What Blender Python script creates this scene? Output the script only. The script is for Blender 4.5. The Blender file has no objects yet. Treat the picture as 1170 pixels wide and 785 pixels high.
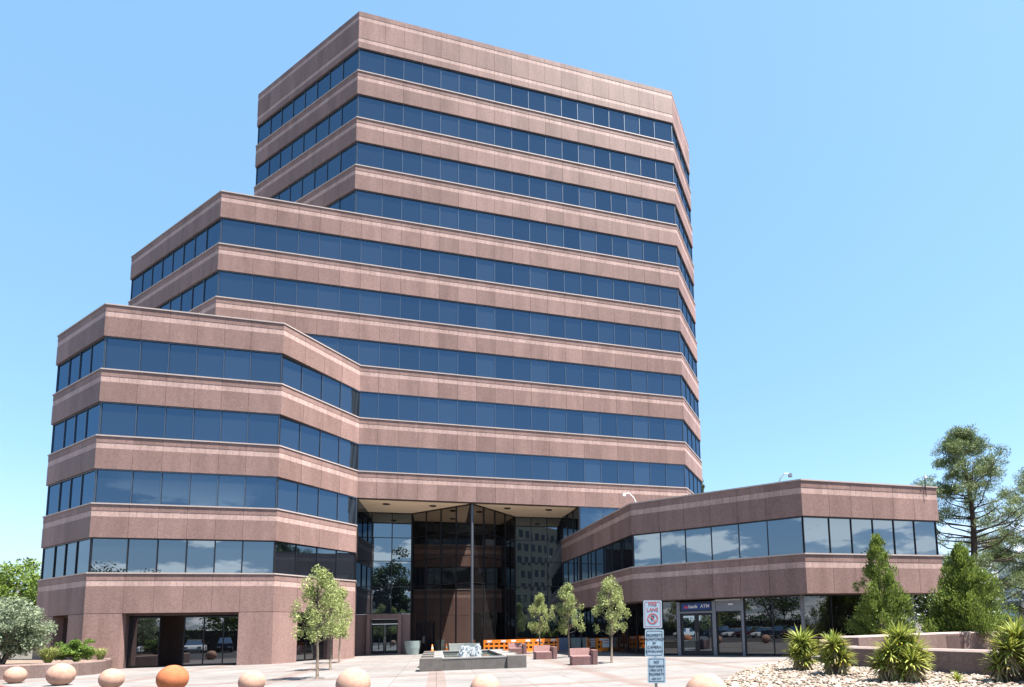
import bpy, math, random
import numpy as np
from mathutils import Vector, Matrix
R = math.radians
random.seed(7)
SC = bpy.context.scene
COL = SC.collection

# ------------------------------------------------------------------ helpers
class MB:
    """collects polygons; build() links them as one mesh object"""
    def __init__(s):
        s.v = []; s.f = []; s.m = []
    def poly(s, pts, mi=0):
        b = len(s.v); s.v += [tuple(map(float, p)) for p in pts]
        s.f.append(tuple(range(b, b + len(pts)))); s.m.append(mi)
    def mesh(s, verts, faces, mi=0):
        b = len(s.v); s.v += [tuple(map(float, p)) for p in verts]
        for f in faces:
            s.f.append(tuple(b + i for i in f)); s.m.append(mi)
    def box(s, c, size, rz=0.0, mi=0, M=None, taper=1.0):
        hx, hy, hz = size[0] / 2, size[1] / 2, size[2] / 2
        vs = [(-hx, -hy, -hz), (hx, -hy, -hz), (hx, hy, -hz), (-hx, hy, -hz),
              (-hx * taper, -hy * taper, hz), (hx * taper, -hy * taper, hz), (hx * taper, hy * taper, hz), (-hx * taper, hy * taper, hz)]
        T = Matrix.Translation(c) @ Matrix.Rotation(rz, 4, 'Z')
        if M is not None: T = M @ T
        s.mesh([T @ Vector(p) for p in vs], [(0, 3, 2, 1), (4, 5, 6, 7), (0, 1, 5, 4), (1, 2, 6, 5), (2, 3, 7, 6), (3, 0, 4, 7)], mi)
    def prism(s, poly, z0, z1, mi=0, caps=True):
        n = len(poly)
        vs = [(p[0], p[1], z0) for p in poly] + [(p[0], p[1], z1) for p in poly]
        fs = [(i, (i + 1) % n, n + (i + 1) % n, n + i) for i in range(n)]
        if caps: fs += [tuple(range(n - 1, -1, -1)), tuple(range(n, 2 * n))]
        s.mesh(vs, fs, mi)
    def tube(s, pts, rad, n=8, mi=0, cap=True):
        pts = [Vector(p) for p in pts]
        if not hasattr(rad, '__len__'): rad = [rad] * len(pts)
        rings = []; up = Vector((0, 0, 1))
        for i, p in enumerate(pts):
            d = (pts[min(i + 1, len(pts) - 1)] - pts[max(i - 1, 0)]).normalized()
            a = d.cross(up if abs(d.z) < .95 else Vector((1, 0, 0))).normalized(); b = d.cross(a)
            rings.append([p + (a * math.cos(t) + b * math.sin(t)) * rad[i] for t in [2 * math.pi * k / n for k in range(n)]])
        vs = [q for r in rings for q in r]
        fs = [(i * n + k, i * n + (k + 1) % n, (i + 1) * n + (k + 1) % n, (i + 1) * n + k) for i in range(len(pts) - 1) for k in range(n)]
        if cap: fs += [tuple(range(n)), tuple(range((len(pts) - 1) * n + n - 1, (len(pts) - 1) * n - 1, -1))]
        s.mesh(vs, fs, mi)
    def lathe(s, prof, c=(0, 0, 0), n=32, mi=0):
        vs = []; fs = []
        for r, z in prof:
            for k in range(n):
                t = 2 * math.pi * k / n
                vs.append((c[0] + r * math.cos(t), c[1] + r * math.sin(t), c[2] + z))
        for i in range(len(prof) - 1):
            for k in range(n):
                fs.append((i * n + k, i * n + (k + 1) % n, (i + 1) * n + (k + 1) % n, (i + 1) * n + k))
        s.mesh(vs, fs, mi)
    def build(s, name, mats, parent=None, smooth=False, loc=None, bevel=0):
        if not isinstance(mats, (list, tuple)): mats = [mats]
        if loc is not None: o0 = Vector(loc)
        elif parent is not None: o0 = parent.get('_b') and Vector(parent['_b']) or Vector((0, 0, 0))
        else: o0 = Vector((0, 0, 0))
        me = bpy.data.meshes.new(name)
        va = np.array(s.v, dtype=float).reshape(-1, 3) - np.array(o0)
        me.from_pydata(va.tolist(), [], s.f)
        for m in mats: me.materials.append(m)
        if len(mats) > 1: me.polygons.foreach_set('material_index', s.m)
        if smooth: me.polygons.foreach_set('use_smooth', [True] * len(s.f))
        me.validate(); me.update()
        o = bpy.data.objects.new(name, me); COL.objects.link(o)
        if parent is not None:
            o.parent = parent; o['_b'] = tuple(o0)
        elif loc is not None:
            o.location = loc; o['_b'] = tuple(o0)
        else: o['_b'] = (0., 0., 0.)
        if bevel:
            md = o.modifiers.new('edge', 'BEVEL'); md.width = bevel; md.segments = 2; md.limit_method = 'ANGLE'
        return o

def empty(name, loc, label=None, cat=None, group=None):
    o = bpy.data.objects.new(name, None); COL.objects.link(o)
    o.location = loc; o.empty_display_size = .3; o['_b'] = tuple(float(c) for c in loc)
    return tag(o, label, cat, group)
def tag(o, label=None, cat=None, group=None, kind=None):
    if label: o['label'] = label
    if cat: o['category'] = cat
    if group: o['group'] = group
    if kind: o['kind'] = kind
    return o
def copy_tree(o, parent=None):
    c = o.copy(); COL.objects.link(c)
    if parent is not None:
        c.parent = parent
    for ch in [x for x in bpy.data.objects if x.parent == o]:
        copy_tree(ch, c)
    return c

# ------------------------------------------------------------------ materials
def newmat(name):
    m = bpy.data.materials.new(name); m.use_nodes = True
    nt = m.node_tree; nt.nodes.clear()
    out = nt.nodes.new('ShaderNodeOutputMaterial')
    return m, nt, out
def N(nt, t, **kw):
    n = nt.nodes.new(t)
    for k, v in kw.items():
        if k.startswith('i_'):
            key = k[2:]
            n.inputs[int(key) if key.isdigit() else key.replace('_', ' ')].default_value = v
        else: setattr(n, k, v)
    return n
def ramp(nt, fac, stops):
    r = N(nt, 'ShaderNodeValToRGB')
    el = r.color_ramp.elements
    while len(el) < len(stops): el.new(.5)
    for e, (p, c) in zip(el, stops):
        e.position = p; e.color = (*c, 1) if len(c) == 3 else c
    nt.links.new(fac, r.inputs[0]); return r.outputs[0]
def mix(nt, fac, a, b, mode='MIX'):
    n = N(nt, 'ShaderNodeMix', data_type='RGBA', blend_type=mode)
    for sock, v in ((n.inputs[0], fac), (n.inputs[6], a), (n.inputs[7], b)):
        if hasattr(v, 'is_linked'): nt.links.new(v, sock)
        elif hasattr(v, '__len__'): sock.default_value = (*v, 1) if len(v) == 3 else v
        else: sock.default_value = v
    return n.outputs[2]
ALB = .79
def plain(name, col, rough=.6, metal=0., spec=.35, var=.12, scale=3., bump=0., emis=None):
    col = [c * ALB for c in col]
    """a solid colour broken up by two scales of noise"""
    m, nt, out = newmat(name)
    p = N(nt, 'ShaderNodeBsdfPrincipled'); tc = N(nt, 'ShaderNodeTexCoord')
    n1 = N(nt, 'ShaderNodeTexNoise', i_Scale=scale, i_Detail=6., i_Roughness=.65); nt.links.new(tc.outputs['Object'], n1.inputs['Vector'])
    d = [max(0, c * (1 - var)) for c in col]; l = [min(1, c * (1 + var)) for c in col]
    nt.links.new(ramp(nt, n1.outputs[0], [(.3, d), (.7, l)]), p.inputs['Base Color'])
    p.inputs['Roughness'].default_value = rough; p.inputs['Metallic'].default_value = metal
    p.inputs['Specular IOR Level'].default_value = spec
    if bump:
        b = N(nt, 'ShaderNodeBump', i_Strength=bump, i_Distance=.02)
        n2 = N(nt, 'ShaderNodeTexNoise', i_Scale=scale * 12, i_Detail=4.); nt.links.new(tc.outputs['Object'], n2.inputs['Vector'])
        nt.links.new(n2.outputs[0], b.inputs['Height']); nt.links.new(b.outputs[0], p.inputs['Normal'])
    nt.links.new(p.outputs[0], out.inputs[0]); return m

def granite(name, c0, c1, c2, rough=.55, panel=.13):
    c0, c1, c2 = ([c * ALB for c in q] for q in (c0, c1, c2))
    m, nt, out = newmat(name); L = nt.links
    p = N(nt, 'ShaderNodeBsdfPrincipled'); tc = N(nt, 'ShaderNodeTexCoord'); geo = N(nt, 'ShaderNodeNewGeometry')
    sp = N(nt, 'ShaderNodeTexNoise', i_Scale=38., i_Detail=5., i_Roughness=.8); L.new(tc.outputs['Object'], sp.inputs['Vector'])
    sp2 = N(nt, 'ShaderNodeTexNoise', i_Scale=9., i_Detail=4., i_Roughness=.75); L.new(tc.outputs['Object'], sp2.inputs['Vector'])
    col = ramp(nt, sp.outputs[0], [(.3, c0), (.5, c1), (.72, c2)])
    col = mix(nt, .75, col, ramp(nt, sp2.outputs[0], [(.3, (.72, .72, .72)), (.7, (1.25, 1.25, 1.25))]), 'MULTIPLY')
    mp = N(nt, 'ShaderNodeMapping'); mp.inputs['Scale'].default_value = (1.3, 1.3, .22); L.new(tc.outputs['Object'], mp.inputs[0])
    st = N(nt, 'ShaderNodeTexNoise', i_Scale=1., i_Detail=5., i_Roughness=.6); L.new(mp.outputs[0], st.inputs['Vector'])
    col = mix(nt, 1., col, ramp(nt, st.outputs[0], [(.28, (.80, .79, .78)), (.62, (1.07, 1.07, 1.07))]), 'MULTIPLY')
    isl = ramp(nt, geo.outputs['Random Per Island'], [(0, (1 - panel,) * 3), (1, (1 + panel,) * 3)])
    col = mix(nt, 1., col, isl, 'MULTIPLY')
    L.new(col, p.inputs['Base Color']); p.inputs['Roughness'].default_value = rough; p.inputs['Specular IOR Level'].default_value = .08
    b = N(nt, 'ShaderNodeBump', i_Strength=.25, i_Distance=.01); L.new(sp.outputs[0], b.inputs['Height']); L.new(b.outputs[0], p.inputs['Normal'])
    L.new(p.outputs[0], out.inputs[0]); return m

def glassmat(name, tint, base, top, dark=(.008, .010, .014)):
    """coated facade glass: a dark room behind and a tinted mirror coat stronger at grazing angles"""
    m, nt, out = newmat(name); L = nt.links
    d = N(nt, 'ShaderNodeBsdfDiffuse'); g = N(nt, 'ShaderNodeBsdfGlossy', i_Roughness=.004)
    geo = N(nt, 'ShaderNodeNewGeometry')
    L.new(ramp(nt, geo.outputs['Random Per Island'], [(0, tuple(c * .5 for c in dark)), (.75, tuple(c * 1.4 for c in dark)), (1, tuple(c * 2.0 for c in dark))]), d.inputs[0])
    L.new(ramp(nt, geo.outputs['Random Per Island'], [(0, tuple(c * .95 for c in tint)), (1, tint)]), g.inputs[0])
    tc = N(nt, 'ShaderNodeTexCoord'); n = N(nt, 'ShaderNodeTexNoise', i_Scale=.9, i_Detail=1.); L.new(tc.outputs['Object'], n.inputs['Vector'])
    b = N(nt, 'ShaderNodeBump', i_Strength=.09, i_Distance=.01); L.new(n.outputs[0], b.inputs['Height']); L.new(b.outputs[0], g.inputs['Normal'])
    lw = N(nt, 'ShaderNodeLayerWeight', i_Blend=.35)
    mr = N(nt, 'ShaderNodeMapRange'); L.new(lw.outputs['Fresnel'], mr.inputs[0])
    mr.inputs[1].default_value = 0; mr.inputs[2].default_value = 1; mr.inputs[3].default_value = base; mr.inputs[4].default_value = top
    ms = N(nt, 'ShaderNodeMixShader'); L.new(mr.outputs[0], ms.inputs[0]); L.new(d.outputs[0], ms.inputs[1]); L.new(g.outputs[0], ms.inputs[2])
    L.new(ms.outputs[0], out.inputs[0]); return m

def leafmat(name, dark, light, trans=.35, rough=.55):
    dark, light = [c * .86 for c in dark], [c * .86 for c in light]
    m, nt, out = newmat(name); L = nt.links
    geo = N(nt, 'ShaderNodeNewGeometry'); tc = N(nt, 'ShaderNodeTexCoord')
    n = N(nt, 'ShaderNodeTexNoise', i_Scale=1.1, i_Detail=3.); L.new(tc.outputs['Object'], n.inputs['Vector'])
    a = N(nt, 'ShaderNodeMath', operation='MULTIPLY_ADD'); L.new(geo.outputs['Random Per Island'], a.inputs[0]); a.inputs[1].default_value = .55
    L.new(n.outputs[0], a.inputs[2])
    col = ramp(nt, a.outputs[0], [(.4, dark), (.95, light)])
    p = N(nt, 'ShaderNodeBsdfPrincipled', i_Roughness=rough); p.inputs['Specular IOR Level'].default_value = .3
    L.new(col, p.inputs['Base Color'])
    t = N(nt, 'ShaderNodeBsdfTranslucent'); L.new(mix(nt, .5, col, (.6, .8, .2), 'MULTIPLY') if False else col, t.inputs[0])
    ms = N(nt, 'ShaderNodeMixShader'); ms.inputs[0].default_value = trans
    L.new(p.outputs[0], ms.inputs[1]); L.new(t.outputs[0], ms.inputs[2]); L.new(ms.outputs[0], out.inputs[0]); return m

def paving(name):
    m, nt, out = newmat(name); L = nt.links
    p = N(nt, 'ShaderNodeBsdfPrincipled', i_Roughness=.75); tc = N(nt, 'ShaderNodeTexCoord')
    mp = N(nt, 'ShaderNodeMapping'); mp.inputs['Rotation'].default_value = (0, 0, R(-15.9)); L.new(tc.outputs['Object'], mp.inputs[0])
    br = N(nt, 'ShaderNodeTexBrick', offset=.0, i_Scale=1., i_Color1=(.172, .160, .154, 1), i_Color2=(.148, .137, .131, 1), i_Mortar=(.08, .072, .068, 1))
    br.inputs['Mortar Size'].default_value = .012; br.inputs['Brick Width'].default_value = 1.5; br.inputs['Row Height'].default_value = 1.5
    L.new(mp.outputs[0], br.inputs['Vector'])
    # bands of rosier pavers
    bd = N(nt, 'ShaderNodeTexBrick', offset=.0, i_Scale=1., i_Color1=(1, 1, 1, 1), i_Color2=(1, 1, 1, 1), i_Mortar=(.93, .78, .73, 1))
    bd.inputs['Mortar Size'].default_value = .32; bd.inputs['Brick Width'].default_value = 6.; bd.inputs['Row Height'].default_value = 6.; bd.inputs['Mortar Smooth'].default_value = 0
    L.new(mp.outputs[0], bd.inputs['Vector'])
    col = mix(nt, 1., br.outputs[0], bd.outputs[0], 'MULTIPLY')
    n1 = N(nt, 'ShaderNodeTexNoise', i_Scale=.35, i_Detail=7., i_Roughness=.65); L.new(tc.outputs['Object'], n1.inputs['Vector'])
    n2 = N(nt, 'ShaderNodeTexNoise', i_Scale=24., i_Detail=3.); L.new(tc.outputs['Object'], n2.inputs['Vector'])
    col = mix(nt, 1., col, ramp(nt, n1.outputs[0], [(.3, (.80, .78, .76)), (.62, (1.08, 1.08, 1.08))]), 'MULTIPLY')
    col = mix(nt, 1., col, ramp(nt, n2.outputs[0], [(.3, (.9, .9, .9)), (.7, (1.08, 1.08, 1.08))]), 'MULTIPLY')
    vo = N(nt, 'ShaderNodeTexVoronoi', i_Scale=1.7); vo.inputs['Randomness'].default_value = 1; L.new(tc.outputs['Object'], vo.inputs['Vector'])
    col = mix(nt, 1., col, ramp(nt, vo.outputs['Distance'], [(.02, (.72, .70, .69)), (.06, (1, 1, 1))]), 'MULTIPLY')
    n3 = N(nt, 'ShaderNodeTexNoise', i_Scale=1.4, i_Detail=8., i_Roughness=.75); L.new(tc.outputs['Object'], n3.inputs['Vector'])
    col = mix(nt, 1., col, ramp(nt, n3.outputs[0], [(.34, (.80, .79, .79)), (.46, (1, 1, 1))]), 'MULTIPLY')
    L.new(col, p.inputs['Base Color']); L.new(p.outputs[0], out.inputs[0]); return m

GR = granite('rose_granite_concrete', (.147, .089, .078), (.266, .171, .152), (.385, .268, .243))
GRS = granite('pale_polished_strip', (.38, .25, .22), (.47, .325, .29), (.55, .41, .37), rough=.5, panel=.05)
GRD = granite('dark_toned_granite', (.06, .042, .04), (.11, .075, .07), (.17, .125, .115))
GRW = granite('garden_wall_granite', (.11, .078, .07), (.19, .136, .122), (.28, .21, .19))
CAP = plain('granite_coping', (.34, .26, .235), .7, var=.15)
SILL = plain('pale_sill', (.44, .365, .335), .5, var=.08)
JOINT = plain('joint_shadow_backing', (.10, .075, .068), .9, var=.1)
GL = glassmat('blue_coated_glass', (.345, .55, .77), .19, .60, dark=(.010, .013, .016))
GLC = glassmat('clear_coated_glass', (.62, .78, .90), .21, .65)
GLP = glassmat('bronze_entrance_glass', (.90, .86, .82), .24, .80, dark=(.007, .006, .006))
GLA = glassmat('dark_shop_glass', (.75, .78, .82), .095, .75, dark=(.006, .006, .007))  # weaker mirror coat than the entrance glass, so it reads darker
GLD = glassmat('dark_entrance_glass', (.78, .82, .88), .15, .78, dark=(.006, .006, .007))
FRM = plain('bronze_anodised_frame', (.035, .035, .042), .35, .6, var=.1)
FRB = plain('blue_grey_window_frame', (.12, .15, .19), .35, .7, var=.1)
FRG = plain('grey_metal_frame', (.20, .21, .24), .4, .5, var=.08)
FRP = plain('slate_metal_post', (.11, .12, .14), .4, .4)
SOF = plain('cream_soffit_plaster', (1.1, .88, .64), .85, var=.04, scale=.6)
SOFD = plain('granite_soffit', (.25, .18, .15), .85)
COREM = plain('roof_membrane', (.35, .33, .30), .9)
PAVE = paving('plaza_pavers')
ASPH = plain('asphalt', (.055, .055, .058), .85, var=.25, scale=.8, bump=.3)
CONC = plain('pale_concrete', (.30, .28, .255), .8, var=.12, scale=2)
STONE = plain('grey_fountain_stone', (.12, .108, .10), .7, var=.2, scale=3., bump=.3)
STONET = plain('pale_fountain_coping', (.27, .26, .25), .7, var=.12, scale=3.)
POT = plain('verdigris_planter', (.27, .33, .32), .7, var=.15)
TERRA = plain('peach_concrete', (.43, .245, .175), .85, var=.28, scale=6., bump=.25)
TERRO = plain('orange_concrete', (.48, .20, .09), .8, var=.2, scale=6., bump=.25)
ORANGE = plain('orange_plastic', (1.0, .27, .025), .4, var=.06)
WHITE = plain('white_plastic', (.8, .8, .8), .4, var=.05)
YEL = plain('yellow_tape', (.75, .5, .02), .5, var=.05)
SEATM = granite('rose_concrete_seat', (.18, .095, .09), (.26, .148, .14), (.34, .22, .21), panel=.03)
BARK = plain('grey_brown_bark', (.15, .115, .09), .9, var=.35, scale=9., bump=.6)
BARKD = plain('dark_pine_bark', (.075, .05, .04), .9, var=.4, scale=7., bump=.8)
SOIL = plain('dry_soil', (.20, .145, .105), .95, var=.3, scale=3.)
GRAV = plain('gravel_ground', (.22, .18, .145), .9, var=.35, scale=14., bump=1.)
STEEL = plain('galvanised_steel', (.45, .46, .47), .4, .8, var=.1)
SIGNW = plain('reflective_sign_sheet', (.34, .47, .57), .45, var=.06)
SIGNR = plain('sign_red', (.48, .10, .11), .5)
REDW = plain('bank_red', (.85, .10, .14), .4)
SIGNK = plain('sign_black', (.03, .035, .045), .5)
BLUE = plain('navy_sign_face', (.012, .055, .24), .35)
BLACK = plain('black_rubber', (.02, .02, .02), .7)
REDP = plain('red_kerb_paint', (.45, .09, .08), .7, var=.25, scale=6.)
LAMPW = plain('white_lamp_housing', (.75, .75, .75), .4)
LENSD = plain('dark_lamp_lens', (.06, .05, .045), .3)

L_STREET = leafmat('young_oak_leaf', (.11, .145, .05), (.40, .45, .17))
L_OLIVE = leafmat('silvery_olive_leaf', (.11, .15, .09), (.31, .37, .235))
L_BUSH = leafmat('bright_shrub_leaf', (.05, .10, .018), (.18, .28, .05))
L_GRASS = leafmat('bunch_grass_leaf', (.16, .20, .06), (.36, .40, .13))
L_CEDAR = leafmat('incense_cedar_leaf', (.022, .050, .012), (.23, .31, .06), .3)
L_PINE = leafmat('pine_needle', (.035, .066, .022), (.195, .25, .09), .2)
L_BROAD = leafmat('broadleaf_leaf', (.06, .11, .018), (.20, .29, .05))
L_DARK = leafmat('dark_evergreen_leaf', (.018, .040, .012), (.07, .11, .03), .2)
L_YUC = leafmat('yucca_blade', (.10, .15, .025), (.40, .43, .09), .25)
L_DEAD = leafmat('dry_yucca_blade', (.25, .20, .10), (.50, .42, .24), .2)
L_TIP = leafmat('yellow_yucca_blade', (.32, .30, .04), (.60, .48, .08), .25)

# ------------------------------------------------------------------ camera (calibrated)
EYE = 1.752
cam = bpy.data.cameras.new('camera'); co = bpy.data.objects.new('camera', cam); COL.objects.link(co)
co.matrix_world = Matrix.Translation((0, 0, EYE)) @ Matrix.Rotation(math.pi / 2 + R(5.9147502), 4, 'X') @ Matrix.Rotation(R(-1.2201497), 4, 'Z')
cam.sensor_width = 36; cam.lens = 644.55718 / 1170 * 36
cam.shift_x = (585 - 682.08965) / 1170; cam.shift_y = (650.4723 - 392.5) / 1170
cam.clip_end = 6000; cam.clip_start = .1
SC.camera = co

# ------------------------------------------------------------------ light
SUN_AZ = Vector((.93, -.36, 0)).normalized(); SUN_EL = R(67)
sd = (SUN_AZ * math.cos(SUN_EL) + Vector((0, 0, math.sin(SUN_EL))))
sun = bpy.data.lights.new('sun', 'SUN'); so = bpy.data.objects.new('sun', sun); COL.objects.link(so)
sun.energy = 5.0; sun.angle = R(.53); sun.color = (1, .95, .88)
so.rotation_euler = sd.to_track_quat('Z', 'Y').to_euler()
w = bpy.data.worlds.new('World'); SC.world = w; w.use_nodes = True
nt = w.node_tree; nt.nodes.clear(); Lk = nt.links
wo = N(nt, 'ShaderNodeOutputWorld'); bg = N(nt, 'ShaderNodeBackground'); bg.inputs[1].default_value = .10
sky = N(nt, 'ShaderNodeTexSky', sky_type='NISHITA', sun_disc=False, sun_elevation=SUN_EL, sun_rotation=math.atan2(SUN_AZ.x, SUN_AZ.y),
        altitude=1200, air_density=1.0, dust_density=1.6, ozone_density=1.2)
tc = N(nt, 'ShaderNodeTexCoord'); sx = N(nt, 'ShaderNodeSeparateXYZ'); Lk.new(tc.outputs['Generated'], sx.inputs[0])
def M_(op, a, b=None, c=None, clamp=False):
    n = N(nt, 'ShaderNodeMath', operation=op, use_clamp=clamp)
    for i, v in enumerate((a, b, c)):
        if v is None: continue
        if hasattr(v, 'is_linked'): Lk.new(v, n.inputs[i])
        else: n.inputs[i].default_value = v
    return n.outputs[0]
zc = M_('MAXIMUM', sx.outputs[2], 0.0); zz = M_('ADD', zc, .22)
cx_ = M_('DIVIDE', sx.outputs[0], zz); cy_ = M_('DIVIDE', sx.outputs[1], zz)
cb = N(nt, 'ShaderNodeCombineXYZ'); Lk.new(cx_, cb.inputs[0]); Lk.new(cy_, cb.inputs[1])
cn = N(nt, 'ShaderNodeTexNoise', i_Scale=2.6, i_Detail=9., i_Roughness=.55); Lk.new(cb.outputs[0], cn.inputs['Vector'])
def sstep(v, a, b, o0=0., o1=1.):
    n = N(nt, 'ShaderNodeMapRange', interpolation_type='SMOOTHSTEP'); Lk.new(v, n.inputs[0])
    for i, x in enumerate((a, b, o0, o1)): n.inputs[i + 1].default_value = x
    return n.outputs[0]
cl = sstep(cn.outputs[0], .485, .56)
behind = sstep(sx.outputs[1], .25, -.15)                      # fair-weather clouds stand in the half of the sky behind the camera
low_e = sstep(sx.outputs[2], .03, .06); high_e = sstep(sx.outputs[2], .24, .15)
cm = M_('MULTIPLY', M_('MULTIPLY', cl, behind), high_e)
# a low bank of cumulus along the horizon to the right
fr = M_('MULTIPLY', sstep(sx.outputs[2], .16, .05), sstep(sx.outputs[0], .35, .6))
cl2 = sstep(cn.outputs[0], .42, .58)
cm = M_('MAXIMUM', cm, M_('MULTIPLY', cl2, fr))
clear = mix(nt, .55, sky.outputs[0], (.78, 1.74, 2.78))
clear = mix(nt, M_('MULTIPLY', sstep(sx.outputs[2], .26, .0), .55), clear, (2.20, 2.32, 2.72))
skc = mix(nt, M_('MULTIPLY', cm, .92), clear, (6.4, 6.5, 6.7))
Lk.new(skc, bg.inputs[0]); Lk.new(bg.outputs[0], wo.inputs[0])
SC.view_settings.view_transform = 'Standard'; SC.view_settings.look = 'None'; SC.view_settings.gamma = 1
SC.view_settings.use_curve_mapping = False; SC.view_settings.exposure = 1.94
SC.render.engine = 'CYCLES'; SC.cycles.use_denoising = True; SC.cycles.max_bounces = 8

# ------------------------------------------------------------------ plan of the tower
V2 = lambda x, y: np.array([x, y], float)
L0, L1, L2, L3 = V2(-34.87, 35.01), V2(-28.70, 31.52), V2(-19.57, 34.06), V2(-17.19, 39.95)
M0, M1 = V2(-38.39, 44.20), V2(-26.30, 37.34)
R0, R1, R2, R3 = V2(-3.16, 49.19), V2(2.17, 34.70), V2(11.02, 29.63), V2(19.75, 32.06)
T0, T1, T2, T3 = V2(-29.84, 46.47), V2(-17.83, 39.75), V2(7.78, 47.06), V2(10.31, 53.00)
U = (T2 - T1) / np.linalg.norm(T2 - T1); VV = V2(-U[1], U[0])
L3 = T1 + U * ((L3 - T1) @ U); M1 = T1 + U * ((M1 - T1) @ U)
T3b = T3 + VV * 14; T0b = T0 + VV * 9.3; M0b = M0 + VV * 9.3; L0b = L0 + VV * 9.0; R3b = R3 + VV * 13
t_ = lambda k: 1.387 + 4 * k
b_ = lambda k: t_(k) - 1.919
TOPZ, TOPB = 50.607, b_(12)

def joints(A, B):
    """distances along A->B of the panel joints (= window mullions)"""
    ln = np.linalg.norm(B - A)
    key = (tuple(A), tuple(B))
    if B is T2:                                   # the long front: one run, counted from the right-hand corner
        out = []; d = 1.80
        while d < ln - 1.0: out.append(ln - d); d += 1.43
        return sorted(out)
    if key in ((tuple(L2), tuple(L3)), (tuple(T2), tuple(T3))): n, e = 4, 1.06
    elif A is L0 and B is L1: n, e = 4, 1.2
    elif A is L1 and B is L2: n, e = 6, 1.25
    elif A is T0 or A is M0: n, e = 8, 1.2
    elif (A is R1) or (A is R2 and B is R3): n, e = 6, 1.2
    elif A is R0: n, e = 9, 1.1
    else: n, e = max(2, round(ln / 1.6)), 1.1
    p = ln / (n - 2 + 2 * e)
    return [p * e + p * i for i in range(n - 1)]

def offset(chain, d):
    """open polyline moved inwards by d, mitred"""
    out = []; n = len(chain)
    nr = []
    for i in range(n - 1):
        t = (chain[i + 1] - chain[i]) / np.linalg.norm(chain[i + 1] - chain[i]); nr.append(V2(-t[1], t[0]))
    for i in range(n):
        if i == 0: out.append(chain[0] + nr[0] * d)
        elif i == n - 1: out.append(chain[-1] + nr[-1] * d)
        else:
            a, b = nr[i - 1], nr[i]; m = a + b; out.append(chain[i] + m * (d / (1 + a @ b)))
    return out

def panels(mb, chain, z0, z1, din, dth, gap=.016, div=1, mi=0, edges=None):
    """facing slabs between joints; outer face din inside the chain, dth thick"""
    O = offset(chain, din); I = offset(chain, din + dth)
    for e in range(len(chain) - 1):
        if edges is not None and e not in edges: continue
        A, B = chain[e], chain[e + 1]; ln = np.linalg.norm(B - A); t = (B - A) / ln; nn = V2(-t[1], t[0])
        js = [0] + joints(A, B) + [ln]
        cuts = []
        for i in range(len(js) - 1):
            for k in range(div):
                cuts.append((js[i] + (js[i + 1] - js[i]) * k / div, js[i] + (js[i + 1] - js[i]) * (k + 1) / div))
        for i, (a, b) in enumerate(cuts):
            a2 = a + (gap / 2 if i else 0); b2 = b - (gap / 2 if i < len(cuts) - 1 else 0)
            o0 = A + t * a2 + nn * din if i else O[e]; o1 = A + t * b2 + nn * din if i < len(cuts) - 1 else O[e + 1]
            i0 = A + t * a2 + nn * (din + dth) if i else I[e]; i1 = A + t * b2 + nn * (din + dth) if i < len(cuts) - 1 else I[e + 1]
            mb.prism([o0, o1, i1, i0], z0, z1, mi)

def ribbon(mb, chain, z0, z1, d0, d1, mi=0, edges=None):
    O = offset(chain, d0); I = offset(chain, d1)
    for e in range(len(chain) - 1):
        if edges is not None and e not in edges: continue
        mb.prism([O[e], O[e + 1], I[e + 1], I[e]], z0, z1, mi)

GIN = .135                                      # glass line behind the stone face
def spandrel(parent, chain, z0, z1, strips, sill=True, edges=None):
    mb = MB(); z = z0
    cuts = sorted(strips)
    for (a, b) in cuts:
        if a - .008 > z: panels(mb, chain, z, a - .008, 0, .12, edges=edges)
        z = b + .008
    if z < z1: panels(mb, chain, z, z1, 0, .12, edges=edges)
    ribbon(mb, chain, z0 + .003, z1 - .003, .121, .62, 1, edges)
    o = mb.build('spandrel', [GR, JOINT], parent)
    for (a, b) in cuts:
        ms = MB(); panels(ms, chain, a, b, .012, .108, gap=.012, div=4, edges=edges)
        ms.build('accent_strip', GRS, o)
    if sill:
        m3 = MB(); ribbon(m3, chain, z1 + .001, z1 + .075, -.045, .30, 0, edges)
        m3.build('sill', SILL, o)
    return o

def window_run(parent, A, B, z0, z1, dins, glass=None, frame=None, inset=None, hbars=(), js=None, fw=.042):
    """one ribbon window on one face: panes (each very slightly out of true) and its frame as sub-part.
    dins = points of the inset glass line (start,end)"""
    P, Q = dins; rng = random.Random(int((P[0] * 131 + Q[1] * 17 + z0 * 7) * 10))
    ln = np.linalg.norm(Q - P); t = (Q - P) / ln; nn = V2(-t[1], t[0])
    js = [0] + [j for j in js if .25 < j < ln - .25] + [ln]
    rows = [z0] + sorted(hbars) + [z1]
    g = MB(); f = MB()
    for i in range(len(js) - 1):
        for k in range(len(rows) - 1):
            a, b = P + t * js[i], P + t * js[i + 1]
            q = [rng.uniform(-.0035, .0035) for _ in range(3)]; q.append(q[0] + q[2] - q[1])
            g.poly([(*(a + nn * q[0]), rows[k]), (*(b + nn * q[1]), rows[k]), (*(b + nn * q[2]), rows[k + 1]), (*(a + nn * q[3]), rows[k + 1])])
    for j in js:
        e = min(max(j, fw / 2), ln - fw / 2); c = P + t * e
        f.box((c[0] - nn[0] * .02, c[1] - nn[1] * .02, (z0 + z1) / 2), (fw, .07, z1 - z0 - .004), math.atan2(t[1], t[0]))
    for z, h in [(z0 + .03, .055), (z1 - .035, .065)] + [(h_, .05) for h_ in hbars]:
        c = (P + Q) / 2
        f.box((c[0] - nn[0] * .0245, c[1] - nn[1] * .0245, z), (ln - .004, .075, h), math.atan2(t[1], t[0]))
    o = g.build('ribbon_window', glass or GL, parent); f.build('window_frame', frame or (FRB if (glass or GL) is GL else FRM), o)
    return o
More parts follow.
